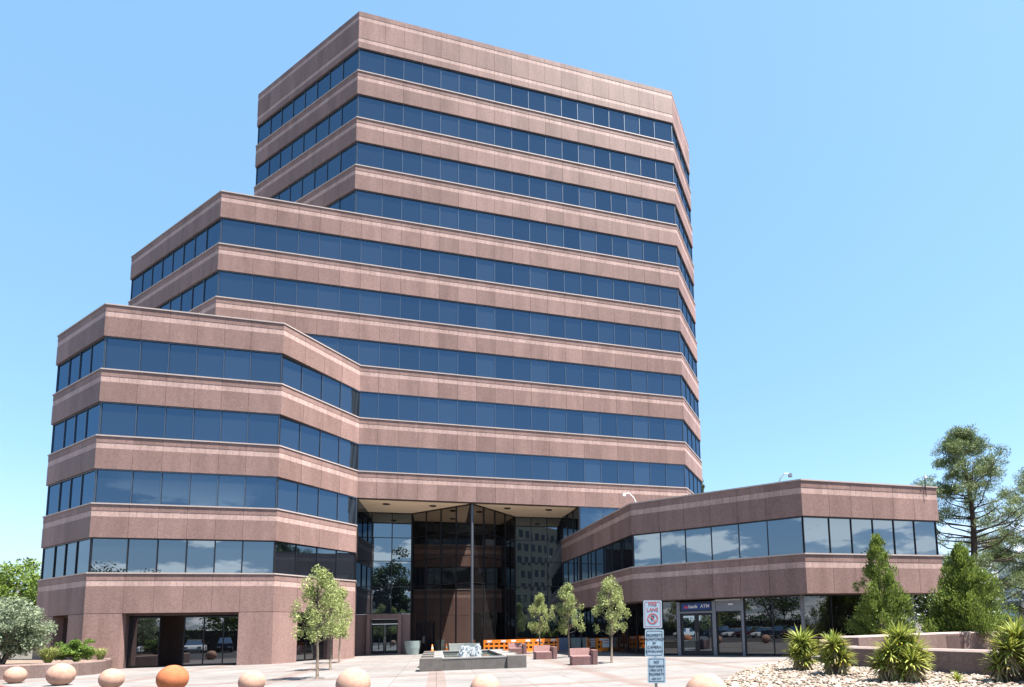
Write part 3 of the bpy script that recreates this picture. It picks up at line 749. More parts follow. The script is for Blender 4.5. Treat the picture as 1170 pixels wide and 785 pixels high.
for n_, (x, y, a) in enumerate(((-.50, 42.7, 1.15 - .6), (.55, 41.95, .3))):
    mb = MB(); mb.box((x, y - .1, .62), (.55, .012, .62), a); nb = mb.build('notice_board', WHITE, loc=(x, y - .1, 0.))
    tag(nb, ('white notice board with red lines on the end on barrier', 'white notice board hung on the barrier behind the right tree')[n_], 'notice')
    for j in range(3 if n_ == 0 else 2):
        s = MB(); s.box((x, y - .112, .80 - j * .18), (.40, .01, .05), a); s.build('red_line', SIGNR, nb)
mb = MB(); pts = [(.9, 41.75, .8), (1.25, 41.95, .62), (1.5, 42.1, .72), (1.95, 42.15, .70), (2.6, 42.2, .73), (3.3, 42.2, .68)]
for a, b in zip(pts[:-1], pts[1:]):
    mb.poly([(a[0], a[1], a[2] - .05), (b[0], b[1], b[2] - .05), (b[0], b[1] + .003, b[2] + .05), (a[0], a[1] + .003, a[2] + .05)])
o = mb.build('caution_tape', YEL); tag(o, 'yellow caution tape strung along the right orange barriers', 'tape')
md = o.modifiers.new('thick', 'SOLIDIFY'); md.thickness = .004

# ------------------------------------------------------------------ concrete armchair seats
def seat_proto():
    o = empty('concrete_seat', (0, 0, 0), 'x', 'seat', 'rose concrete seats on the plaza')
    def side(profile, x0, x1, name):
        mb = MB(); n = len(profile); vs = [(x0, p[0], p[1]) for p in profile] + [(x1, p[0], p[1]) for p in profile]
        mb.mesh(vs, [tuple(range(n - 1, -1, -1)), tuple(range(n, 2 * n))] + [(i, (i + 1) % n, n + (i + 1) % n, n + i) for i in range(n)])
        mb.build(name, SEATM, o, bevel=.015)
    side([(-.42, 0), (.38, 0), (.50, .74), (.34, .78), (.22, .44), (-.46, .42)], -.62, .38, 'seat_block')
    side([(-.45, 0), (.40, 0), (.52, .70), (-.54, .70)], .383, .62, 'side_block')
    return o
sp_ = None
for (x, y, a, lab) in ((-.75, 27.6, .18, 'nearest rose concrete seat, left of the rightmost plaza tree'), (-3.15, 33.4, .30, 'middle rose concrete seat, between two plaza trees'), (-5.85, 41.0, .22, 'smallest rose concrete seat, farthest back behind the fountain corner')):
    if sp_ is None: sp_ = seat_proto(); o = sp_
    else: o = copy_tree(sp_)
    o.location = (x, y, 0); o.rotation_euler.z = a; o['label'] = lab

# ------------------------------------------------------------------ sign post
SP = empty('sign_post', (.90, 9.25, -.0), 'steel post with three pale blue parking and warning signs', 'sign')
mb = MB(); mb.box((.915, 9.27, 1.05), (.045, .03, 2.2)); mb.tube([(.915, 9.27, -.14), (.915, 9.27, 0)], .05, 10); mb.build('post', STEEL, SP)
def plate(cx, z0, z1, w, rz, tilt, lines, col, nm='sign_plate'):
    t = V2(math.cos(rz), math.sin(rz)); nn = V2(-t[1], t[0]); P = V2(cx, 9.235)
    mb = MB(); hw, hh = w / 2, (z1 - z0) / 2; pts = []
    for sx_, sy_, a0 in ((1, 1, 0), (-1, 1, 90), (-1, -1, 180), (1, -1, 270)):
        for k in range(4):
            a = R(a0 + k * 30); pts.append((sx_ * (hw - .02) + .02 * math.cos(a), sy_ * (hh - .02) + .02 * math.sin(a)))
    ct, st_ = math.cos(tilt), math.sin(tilt); zc_ = (z0 + z1) / 2
    to3 = lambda u, v, d: (P[0] + t[0] * (u * ct - v * st_) + nn[0] * d, P[1] + t[1] * (u * ct - v * st_) + nn[1] * d, zc_ + u * st_ + v * ct)
    n = len(pts); vs = [to3(u, v, 0) for u, v in pts] + [to3(u, v, .004) for u, v in pts]
    mb.mesh(vs, [tuple(range(n)), tuple(range(2 * n - 1, n - 1, -1))] + [(i, n + i, n + (i + 1) % n, (i + 1) % n) for i in range(n)])
    o = mb.build(nm, SIGNW, SP)
    bd = MB()
    fr = [(u * (1 - .022 / hw), v * (1 - .022 / hh)) for u, v in pts]; fi = [(u * (1 - .030 / hw), v * (1 - .030 / hh)) for u, v in pts]
    for i in range(n): j = (i + 1) % n; bd.poly([to3(*fr[i], -.0012), to3(*fr[j], -.0012), to3(*fi[j], -.0012), to3(*fi[i], -.0012)])
    bd.build('border', col, o)
    for s, size, dz, m_ in lines:
        q_ = to3(0, dz, -.0025); text('lettering', s, size, q_[:2], t, q_[2], m_, o, ext=.001, sx=.92)
    return o, to3
o, to3 = plate(.893, 1.725, 2.178, .304, .05, -.02, [('FIRE', .085, .165, SIGNR), ('LANE', .085, .075, SIGNR), ('P', .125, -.07, SIGNK)], SIGNR)
mb = MB(); n = 32; a_ = [2 * math.pi * k / n for k in range(n)]
for k in range(n):
    c0, s0, c1, s1 = math.cos(a_[k]), math.sin(a_[k]), math.cos(a_[(k + 1) % n]), math.sin(a_[(k + 1) % n])
    mb.poly([to3(.088 * c0, -.07 + .088 * s0, -.003), to3(.088 * c1, -.07 + .088 * s1, -.003), to3(.070 * c1, -.07 + .070 * s1, -.003), to3(.070 * c0, -.07 + .070 * s0, -.003)])
d_ = .0707 * .98; e_ = .006
mb.poly([to3(-d_ * .72 - e_, -.07 + d_ * .72 - e_, -.0045), to3(-d_ * .72 + e_, -.07 + d_ * .72 + e_, -.0045), to3(d_ * .72 + e_, -.07 - d_ * .72 + e_, -.0045), to3(d_ * .72 - e_, -.07 - d_ * .72 - e_, -.0045)])
mb.build('no_parking_symbol', SIGNR, o)
plate(.907, 1.265, 1.705, .304, .05, -.03, [('PROPERTY', .062, .125, SIGNK), ('MONITORED', .058, .062, SIGNK), ('BY', .055, .0, SIGNK), ('CAMERA', .062, -.065, SIGNK), ('SURVEILLANCE', .045, -.13, SIGNK)], SIGNK)
plate(.928, .845, 1.255, .292, .05, -.02, [('NO', .062, .13, SIGNK), ('TRESPASSING', .047, .065, SIGNK), ('PRIVATE', .058, .0, SIGNK), ('PROPERTY', .056, -.065, SIGNK), ('KEEP OUT', .038, -.135, SIGNK)], SIGNK)

# ------------------------------------------------------------------ garden walls, gravel
def wall_run(name, pts, th, h, cap, lab, dark=None):
    o = empty(name, (float(pts[0][0]), float(pts[0][1]), 0.), lab, 'wall')
    mb = MB(); ribbon(mb, pts, -.1, h - .07, 0, th); mb.build('wall_body', GRW, o)
    mb = MB(); O0 = offset(pts, .0); O1 = offset(pts, .07); O2 = offset(pts, th)
    for e in range(len(pts) - 1):                      # chamfered cap
        for a, b, za, zb in ((O0, O1, h - .069, h), (O1, O2, h, h)): mb.poly([(*a[e], za), (*a[e + 1], za), (*b[e + 1], zb), (*b[e], zb)])
        mb.poly([(*O2[e], h), (*O2[e + 1], h), (*O2[e + 1], h - .069), (*O2[e], h - .069)])
    for e, sgn in ((0, 1), (len(pts) - 1, -1)): mb.poly([(*O0[e], h - .069), (*O1[e], h), (*O2[e], h), (*O2[e], h - .069)])
    mb.build('cap', cap, o)
    if dark:
        mb = MB(); A, B, s0, s1 = dark; t = (B - A) / np.linalg.norm(B - A); nn = V2(-t[1], t[0])
        mb.prism([A + t * s0 - nn * .006, A + t * s1 - nn * .006, A + t * s1 + nn * .05, A + t * s0 + nn * .05], .0, h - .15); p = mb.build('dark_panel', GRD, o)  # one stretch of the wall face toned darker
        p['label'] = 'darker panel in the wall'
    return o
fw = [V2(10.15, 23.6), V2(9.85, 22.6), V2(11.35, 19.2), V2(12.48, 16.6), V2(13.9, 13.2), V2(15.5, 9.5)]
wall_run('garden_wall', fw, .45, .80, CAP, 'front low granite garden wall behind the yuccas, beside the gravel')
a_, b2 = V2(10.6, 23.2), V2(16.0, 26.3)
tw_ = [V2(9.9, 23.6), a_, b2, V2(19.9, 27.5), V2(26, 28.8), V2(33, 30)]
wall_run('garden_wall', tw_, .4, 1.2, CAP, 'rear upper granite garden wall with one dark panel, below the cedars', dark=(b2, tw_[3], .1, 1.15))
sheet('planting_bed', [tuple(p) for p in offset(tw_, .3)] + [(34, 36), (20.5, 33), tuple(R3 + V2(0, .0)), tuple(R2 + V2(.5, .1)), (9.9, 25.2)], .9, SOIL, th=.95)
sheet('terrace_bed', [tuple(p) for p in offset(fw, .3)] + [(33, 10), (33, 29.9), (19.9, 27.6), (16, 26.4), (10.6, 23.3)], .32, SOIL, th=.4)
gpoly = [(2.4, 12.5), (3.25, 16.4), (5.57, 22.0), (7.5, 25.0), (8.95, 26.3), (9.9, 23.5), (9.85, 22.6), (11.35, 19.2), (12.48, 16.6), (13.9, 13.2), (15.5, 9.5), (8, 9.5)]
sheet('gravel_bed', gpoly, .02, GRAV, th=.1)
def inpoly(x, y, P):
    c = False; j = len(P) - 1
    for i in range(len(P)):
        if (P[i][1] > y) != (P[j][1] > y) and x < (P[j][0] - P[i][0]) * (y - P[i][1]) / (P[j][1] - P[i][1]) + P[i][0]: c = not c
        j = i
    return c
rs = np.random.RandomState(5)
mb = MB(); cnt = 0
ico_v = [(0, 0, 1), (.89, 0, .45), (.28, .85, .45), (-.72, .53, .45), (-.72, -.53, .45), (.28, -.85, .45), (.72, .53, -.45), (-.28, .85, -.45), (-.89, 0, -.45), (-.28, -.85, -.45), (.72, -.53, -.45), (0, 0, -1)]
ico_f = [(0, 1, 2), (0, 2, 3), (0, 3, 4), (0, 4, 5), (0, 5, 1), (1, 6, 2), (2, 7, 3), (3, 8, 4), (4, 9, 5), (5, 10, 1), (6, 7, 2), (7, 8, 3), (8, 9, 4), (9, 10, 5), (10, 6, 1), (7, 6, 11), (8, 7, 11), (9, 8, 11), (10, 9, 11), (6, 10, 11)]
iv = np.array(ico_v)
while cnt < 8200:
    x, y = rs.uniform(2.4, 15.5), rs.uniform(9.5, 26.4)
    if not inpoly(x, y, gpoly): continue
    s = rs.gamma(4., .0095) + .016
    vv_ = iv * (1 + rs.uniform(-.28, .28, (12, 1))) * np.array([s, s * rs.uniform(.6, 1), s * rs.uniform(.4, .75)])
    a = rs.uniform(0, 6.28); ca, sa = math.cos(a), math.sin(a)
    vv_ = np.stack([vv_[:, 0] * ca - vv_[:, 1] * sa + x, vv_[:, 0] * sa + vv_[:, 1] * ca + y, vv_[:, 2] + .02 + s * .25], 1)
    mb.mesh(vv_.tolist(), ico_f); cnt += 1
def stonemat():
    m, nt, out = newmat('river_stone'); p = N(nt, 'ShaderNodeBsdfPrincipled', i_Roughness=.8); g = N(nt, 'ShaderNodeNewGeometry')
    nt.links.new(ramp(nt, g.outputs['Random Per Island'], [(0, (.09, .065, .05)), (.25, (.20, .15, .11)), (.65, (.28, .225, .175)), (1, (.40, .35, .30))]), p.inputs['Base Color'])
    nt.links.new(p.outputs[0], out.inputs[0]); return m
tag(mb.build('gravel', stonemat()), kind='stuff')
# left planter
lp = [V2(-45, 14.0), V2(-33, 21.0), V2(-26.68, 25.43), V2(-25.4, 26.3), V2(-24.75, 27.1), V2(-24.7, 28.0), V2(-25.2, 29.1), V2(-26.2, 30.5), V2(-27.25, 31.85)]
lp = [V2(-45, 12.4)] + lp[1:]
wall_run('planter_wall', lp, .3, .66, GRW, 'curved rose granite planter wall at the foot of the left wing')
sheet('planter_soil', [tuple(p) for p in offset(lp, .2)] + [tuple(L1 + V2(.02, -.05)), tuple(L0), (-60, 45), (-60, 12)], .58, SOIL, th=.6)

# ------------------------------------------------------------------ vegetation
def leaves(name, P, size, mat, parent, rng, aspect=.5, updir=None, fold=True, loc=None, jitter=1.):
    """one mesh of many leaf-sized quads at points P (n,3); size scalar or array; updir: preferred long axis"""
    n = len(P); size = np.broadcast_to(np.asarray(size, float), (n,)) * rng.uniform(.65, 1.35, n)
    d = rng.normal(size=(n, 3)) * jitter
    if updir is not None: d = d + updir
    d /= np.linalg.norm(d, axis=1)[:, None] + 1e-9
    r = rng.normal(size=(n, 3)); w_ = np.cross(d, r); w_ /= np.linalg.norm(w_, axis=1)[:, None] + 1e-9
    a = d * size[:, None]; b = w_ * (size * aspect)[:, None]
    v = np.empty((n, 4, 3)); v[:, 0] = P - a * .5; v[:, 1] = P + b * .5; v[:, 2] = P + a * .5; v[:, 3] = P - b * .5
    o0 = np.array(parent['_b'] if parent is not None else (loc or (0, 0, 0)))
    v = (v.reshape(-1, 3) - o0).astype(np.float32)
    me = bpy.data.meshes.new(name); me.vertices.add(n * 4); me.vertices.foreach_set('co', v.ravel())
    me.loops.add(n * 4); me.loops.foreach_set('vertex_index', np.arange(n * 4, dtype=np.int32))
    me.polygons.add(n); me.polygons.foreach_set('loop_start', np.arange(0, n * 4, 4, dtype=np.int32))
    try: me.polygons.foreach_set('loop_total', np.full(n, 4, dtype=np.int32))
    except Exception: pass
    me.materials.append(mat); me.update(calc_edges=True); me.validate()
    o = bpy.data.objects.new(name, me); COL.objects.link(o)
    if parent is not None: o.parent = parent; o['_b'] = tuple(o0)
    elif loc is not None: o.location = loc
    return o
def blob_points(rng, centers, radii, per):
    out = []
    for c, r, k in zip(centers, radii, per):
        q_ = rng.normal(size=(k, 3)); q_ /= np.linalg.norm(q_, axis=1)[:, None]; q_ *= (rng.uniform(0, 1, k) ** .45)[:, None]
        out.append(np.array(c) + q_ * np.array(r))
    return np.concatenate(out)

def street_tree(seed, H=4.25, wid=1.18):
    rng = np.random.RandomState(seed)
    o = empty('young_oak', (0, 0, 0), 'x', 'tree', 'young trees planted on the plaza')
    tr = MB(); lean = rng.uniform(-.05, .05, 2)
    tr.tube([(0, 0, -.05), (lean[0] * .3, lean[1] * .3, .9), (lean[0], lean[1], 1.9), (lean[0] * 1.5, lean[1] * 1.5, H * .72), (lean[0] * 1.6, lean[1] * 1.6, H * .93)], [.062, .052, .045, .026, .008], 8)
    C = []; Rd = []; K = []
    for i in range(50):
        f = rng.uniform(0, 1) ** .85; z = 1.50 + (H - 1.62) * f
        # narrow egg: widest about a third of the way up
        prof = wid * (math.sin(math.pi * min(1, (f * .80 + .16))) ** .75) * (1.0 - .42 * f)
        a = rng.uniform(0, 6.28); rr = prof * rng.uniform(.35, 1.05)
        c = (rr * math.cos(a), rr * math.sin(a), z + rng.uniform(-.1, .1)); C.append(c)
        s = rng.uniform(.13, .30); Rd.append((s, s, s * 1.25)); K.append(int(125 * (s / .25) ** 2))
        zb = max(1.35, z - rr * rng.uniform(.5, .9))
        tr.tube([(lean[0] * zb / 2, lean[1] * zb / 2, zb), (c[0] * .55, c[1] * .55, (zb + z) / 2 + .05), c], [.016, .010, .004], 5, cap=False)
    tr.build('trunk', BARK, o, smooth=True)
    P = blob_points(rng, C, Rd, K)
    leaves('crown', P, .095, L_STREET, o, rng, .45, updir=np.array([[0, 0, .5]]))
    return o
protos = [street_tree(s) for s in (11, 23, 37)]
TR = [(-10.95, 22.2, 0, 0, 'front young tree of the trio by the left wing, tallest crown', 1.02), (-12.95, 27.5, 1, 1.7, 'middle young tree of the trio, half hidden behind the front one', 1.03),
      (-15.45, 33.9, 2, .6, 'rear young tree of the trio, its thin trunk nearest the recess', 1.04), (-4.30, 41.4, 1, 4.0, 'farthest young tree right of the fountain, before the glass', 1.0),
      (-1.80, 34.6, 2, 2.2, 'middle young tree of the right row, slim conical crown', 1.04), (.63, 28.3, 0, 3.1, 'nearest and widest young tree of the right row', 1.0)]
used = set()
for x, y, k, a, lab, s in TR:
    o = protos[k] if k not in used else copy_tree(protos[k]); used.add(k)
    o.location = (x, y, 0); o.rotation_euler.z = a; o.scale = (s, s, s); o['label'] = lab

def conifer(x, y, H, r0, z0, seed, lab, mat, n=190, leaf=.16, name='incense_cedar', per=130, base_z=.9, irregular=.22):
    rng = np.random.RandomState(seed)
    o = empty(name, (x, y, base_z), lab, 'tree')
    tr = MB(); tr.tube([(x, y, base_z - .1), (x, y, z0 + H * .5), (x + .05, y, z0 + H * .97)], [r0 * .09, r0 * .055, .01], 8); tr.build('trunk', BARKD, o, smooth=True)
    C = []; Rd = []; K = []; D = []
    for i in range(n):
        f = rng.uniform(0, 1) ** 1.35
        z = z0 + f * H * .97; a = rng.uniform(0, 6.28)
        lump = 1 + irregular * math.sin(a * 3 + z * 2.3 + seed) + irregular * .6 * math.sin(a * 5 - z * 3.7)
        rr = r0 * (1 - f) ** .82 * lump * rng.uniform(.45, 1.02) + .04
        c = (x + rr * math.cos(a), y + rr * math.sin(a), z + .18 * rr); s = (.13 + .16 * (1 - f)) * r0 / 1.4 * rng.uniform(.75, 1.35)
        C.append(c); Rd.append((s, s, s * 1.5)); k = int(per * (.35 + .65 * (1 - f))); K.append(k)
        D.append(np.tile([[math.cos(a) * .8, math.sin(a) * .8, 1.3]], (k, 1)))
    P = blob_points(rng, C, Rd, K)
    leaves('crown', P, leaf, mat, o, rng, .26, updir=np.concatenate(D), jitter=.55)
    return o
conifer(13.75, 27.45, 5.25, 1.38, .85, 4, 'narrow conical green cedar in front of the annex windows', L_CEDAR)
conifer(18.35, 28.3, 4.75, 1.78, .85, 9, 'broad bright green cedar at the right end of the annex', L_CEDAR, n=300, per=170, irregular=.30)
conifer(14.5, 76, 19, 3.0, 3, 12, 'distant conifer tip showing above the annex roof beside the tower', L_PINE, n=160, leaf=.5, name='distant_conifer', per=60, base_z=0)

def pine(x, y, H, seed, lab, spread=5.2, n=46, lowf=.22, mat=L_PINE, nk=420):
    rng = np.random.RandomState(seed); o = empty('tall_pine', (x, y, 0), lab, 'tree', 'tall pines beyond the annex')
    tr = MB(); pts = [(x + .25 * math.sin(i * .9 + seed) * (i / 8), y, H * .97 * i / 9) for i in range(10)]
    tr.tube(pts, [.33 * (1 - i / 9) ** .8 + .03 for i in range(10)], 9)
    C = []; Rd = []; K = []; D = []
    for i in range(n):
        f = lowf + (1 - lowf) * (i + rng.uniform(0, 1)) / n; a = rng.uniform(0, 6.28) if i % 3 else rng.choice([0, math.pi]) + rng.uniform(-.6, .6)
        env = spread * min(1, (1.02 - f) * 1.75) ** .7 * (.88 + .12 * math.sin(f * 9 + seed)) * rng.uniform(.5, 1.12)
        zb = H * f - .08 * env; ang = .10 + .55 * f
        b0 = np.array([x + .2 * math.sin(f * 8 + seed) * f, y, zb]); tip = b0 + np.array([env * math.cos(a), env * math.sin(a), env * ang])
        mid = (b0 + tip) / 2 + np.array([0, 0, -.10 * env + rng.uniform(-.1, .1)])
        tr.tube([b0, mid, tip], [.09 * (1 - f) + .03, .05 * (1 - f) + .022, .012], 6, cap=False)
        for j in range(rng.randint(3, 6)):
            g = rng.uniform(.45, 1.05); c = (1 - g) ** 2 * b0 + 2 * g * (1 - g) * mid + g * g * tip + rng.normal(size=3) * np.array([.42, .42, .22]) * (.4 + env / spread)
            s = rng.uniform(.35, .75); C.append(c); Rd.append((s, s, s * .8)); K.append(int(nk * s * s * 1.15))
            tr.tube([mid * (1 - g) + tip * g, c], [.016, .006], 4, cap=False)
    tr.build('trunk', BARKD, o, smooth=True)
    P = blob_points(rng, C, Rd, K)
    leaves('crown', P, .27, mat, o, rng, .14, updir=np.array([[0, 0, .7]]), jitter=.8)
    return o
pine(30.3, 45, 16.9, 3, 'tall open pine with dark trunk just right of the annex', spread=6.4, n=98, lowf=.2)
pine(37.4, 46.5, 14.4, 8, 'second tall pine at the right edge, partly out of view', spread=5.8, n=66, lowf=.12)

def broad(x, y, H, rx, z0, seed, lab, mat, name, cat, leaf=.16, n=60, per=120, base_z=0., stems=3, group=None, aspect=.5, rz=None, egg=.9):
    rng = np.random.RandomState(seed); o = empty(name, (x, y, base_z), lab, cat, group)
    tr = MB(); C = []; Rd = []; K = []
    zc_ = (z0 + H) / 2; hz = (H - z0) / 2
    stem_tops = [np.array([x + rng.uniform(-.3, .3) * rx, y + rng.uniform(-.3, .3) * rx, z0 + hz * rng.uniform(.2, .6)]) for _ in range(stems)]
    for s_ in stem_tops: tr.tube([(x + rng.uniform(-.1, .1), y + rng.uniform(-.1, .1), base_z - .05), (x * .5 + s_[0] * .5, y * .5 + s_[1] * .5, (base_z + s_[2]) * .5), s_], [.035 * rx + .03, .025 * rx + .02, .015 * rx + .01], 7)
    for i in range(n):
        d = rng.normal(size=3); d /= np.linalg.norm(d); q_ = rng.uniform(.45, 1.0) * (1 + .16 * math.sin(d[0] * 5 + seed) + .12 * math.sin(d[2] * 7 + d[1] * 4))
        c = np.array([x + d[0] * rx * q_ * egg, y + d[1] * rx * q_ * egg, zc_ + d[2] * hz * q_ * egg]); C.append(c)
        s = rng.uniform(.16, .34) * rx; Rd.append((s, s, s * .75)); K.append(per)
        if i % 2 == 0: tr.tube([stem_tops[i % stems], (c + stem_tops[i % stems]) / 2 + rng.normal(size=3) * .05 * rx, c], [.014 * rx + .006, .009 * rx + .004, .004], 5, cap=False)
    tr.build('trunk', BARK, o, smooth=True)
    P = blob_points(rng, C, Rd, K); P[:, 2] = np.maximum(P[:, 2], base_z + .02)
    leaves('crown', P, leaf, mat, o, rng, aspect)
    return o
broad(-28.3, 27.0, 3.85, 1.7, .75, 5, 'silvery olive shrub in the left planter', L_OLIVE, 'olive_shrub', 'shrub', .15, 130, 130, .58, 5, aspect=.36)
broad(-26.35, 28.7, 1.75, .76, .62, 6, 'rounded bright green bush beside the left wing corner', L_BUSH, 'green_bush', 'shrub', .09, 70, 120, .58, 4)
broad(-29.2, 24.4, 1.6, 1.0, .65, 7, 'low dark green bush under the olive shrub', L_BROAD, 'green_bush', 'shrub', .11, 36, 100, .58, 3)
broad(-52.5, 50.5, 9.6, 3.6, 3.0, 8, 'leafy light green tree beyond the left wing', L_BROAD, 'leafy_tree', 'tree', .26, 80, 120, 0, 3, 'trees beyond the left wing')
broad(-57.0, 49.0, 7.6, 3.4, 2.2, 15, 'lower leafy tree at the far left edge, behind the olive shrub', L_BROAD, 'leafy_tree', 'tree', .26, 70, 110, 0, 3, 'trees beyond the left wing')
def tuft(x, y, r, h, z, seed, lab):
    rng = np.random.RandomState(seed); mb = MB()
    for i in range(620):
        a = rng.uniform(0, 6.28); l = h * rng.uniform(.6, 1.1); b = r * rng.uniform(.1, 1); w_ = .008
        p0 = Vector((x + .1 * math.cos(a) * rng.rand(), y + .1 * math.sin(a) * rng.rand(), z)); p1 = p0 + Vector((math.cos(a) * b * .4, math.sin(a) * b * .4, l * .7)); p2 = p0 + Vector((math.cos(a) * b, math.sin(a) * b, l * rng.uniform(.5, .95)))
        s = Vector((-math.sin(a), math.cos(a), 0)) * w_
        mb.mesh([p0 - s, p0 + s, p1 + s, p1 - s, p2], [(0, 1, 2, 3), (3, 2, 4)])
    tag(mb.build('grass_tuft', L_GRASS, loc=(x, y, z)), lab, 'grass', 'bunch grass tufts in the left planter')
broad(22.4, 37.2, 5.6, 2.7, .3, 61, 'dark evergreen shrub mass past the right end of the annex', L_DARK, 'evergreen_shrub', 'shrub', .22, 70, 140, 0, 4)
tuft(-26.6, 27.5, .85, .95, .58, 1, 'wide pale grass tuft between the olive shrub and the bright bush'); tuft(-25.75, 29.4, .45, .75, .58, 2, 'small pale grass tuft right of the bright bush')

def yucca(x, y, heads, seed, lab, z=.02):
    rng = np.random.RandomState(seed); o = empty('yucca', (x, y, z), lab, 'plant', 'yuccas on the gravel bed')
    lv, dd, tr, ti = MB(), MB(), MB(), MB()
    def blade(mb, p0, d, L, w_, droop):
        d = Vector(d).normalized(); s = d.cross(Vector((0, 0, 1)))
        s = s.normalized() if s.length > 1e-3 else Vector((1, 0, 0)); up = s.cross(d).normalized()
        pts = [p0 + d * L * f + Vector((0, 0, -droop * L * f * f)) for f in (0, .35, .7, 1)]
        ws = [w_ * .7, w_, w_ * .7]
        vs = []
        for p, w2 in zip(pts[:3], ws): vs += [p - s * w2 + up * w2 * .35, p, p + s * w2 + up * w2 * .35]
        vs.append(pts[3]); f_ = []
        for k in range(2):
            for j in range(2): f_.append((k * 3 + j, k * 3 + j + 1, k * 3 + 4 + j, k * 3 + 3 + j))
        f_ += [(6, 7, 9), (7, 8, 9)]
        mb.mesh(vs, f_)
    for hx, hy, hz, s in heads:
        c = Vector((x + hx, y + hy, z + hz)); tr.tube([(x + hx * .4, y + hy * .4, z - .05), c], [.09, .07], 8)
        nb = int(170 * s)
        for i in range(nb):
            el = math.asin(rng.uniform(-.35, .98)); a = rng.uniform(0, 6.28); L = (.66 + .16 * math.sin(el)) * s * rng.uniform(.75, 1.12)
            d = (math.cos(a) * math.cos(el), math.sin(a) * math.cos(el), math.sin(el))
            blade(ti if (rng.rand() < .10 and el < .6) else lv, c + Vector((0, 0, rng.uniform(-.08, .06))), d, L, .031 * s + .006, .12 + .22 * max(0, .5 - el) * rng.rand())
        for i in range(int(95 * s)):
            el = rng.uniform(-1.25, -.35); a = rng.uniform(0, 6.28); d = (math.cos(a) * math.cos(el), math.sin(a) * math.cos(el), math.sin(el))
            blade(dd, c + Vector((0, 0, -.06 - rng.uniform(0, .35) * min(1, hz))), d, 0.56 * s * rng.uniform(.7, 1.1), .026, .15)
    tr.build('trunk', BARK, o); lv.build('green_blades', L_YUC, o); ti.build('yellow_blades', L_TIP, o); dd.build('dry_skirt', L_DEAD, o)
yucca(7.55, 21.2, [(0, 0, 1.02, 1.0), (.22, .1, .70, .85), (-.22, -.1, .62, .85), (.05, -.2, .4, .8)], 1, 'leftmost yucca, tall with one crown, beside the paving')
yucca(7.85, 19.0, [(0, 0, .95, .95), (.2, -.12, .55, .8), (-.2, .05, .5, .75)], 2, 'slimmer yucca second from the left with a yellow side')
yucca(8.75, 16.6, [(.05, 0, 1.18, .9), (.38, -.1, .86, .85), (-.34, -.12, .82, .88), (.55, .1, .55, .8), (-.52, 0, .5, .8), (.1, -.4, .6, .85), (.3, .3, .8, .8), (-.1, -.3, .35, .75)], 3, 'big many headed yucca in the middle of the gravel, before the wall')
yucca(11.55, 15.7, [(0, 0, 1.22, .9), (-.35, -.1, .9, .85), (.35, 0, .95, .85), (-.5, .1, .5, .8), (.1, -.35, .6, .8), (.5, -.2, .45, .8)], 4, 'many headed yucca at the right edge of the picture')
mbp = np.random.RandomState(2)
yucca(10.05, 16.1, [(0, 0, .05, .42)], 6, 'tiny spiky yucca seedling against the front garden wall')

# ------------------------------------------------------------------ far things
FB = empty('distant_tower', (222, 300, 0.), 'pale glass high-rise far away at the right edge', 'high-rise')
mb = MB(); mb.box((222, 300, 17), (9.5, 9.5, 34), .3); mb.build('wall', plain('pale_blue_concrete', (.55, .62, .68), .6), FB)  # even pale blue grey wall tone
for i in range(4):
    mb = MB(); c = V2(222, 300) + V2(math.cos(.3), math.sin(.3)) * (-3.4 + i * 2.27) - V2(-math.sin(.3), math.cos(.3)) * 4.78
    mb.box((c[0], c[1], 17), (1.3, .12, 31), .3); mb.build('window_strip', GLC, FB)
FP = empty('parking_deck', (75, 95, 0.), 'low dark flat roofed parking deck beyond the garden walls', 'parking deck')
mb = MB(); mb.box((78, 95, 4.0), (26, 12, 1.1), .1); mb.box((78, 95, 5.6), (12, 6, .9), .1); mb.build('roof_slab', plain('grey_deck', (.16, .16, .17), .7), FP)
for i in range(6):
    mb = MB(); mb.box((67.5 + i * 4.2, 90.2 + i * .42, 1.65), (.6, .6, 3.6), .1); mb.build('column', CONC, FP)

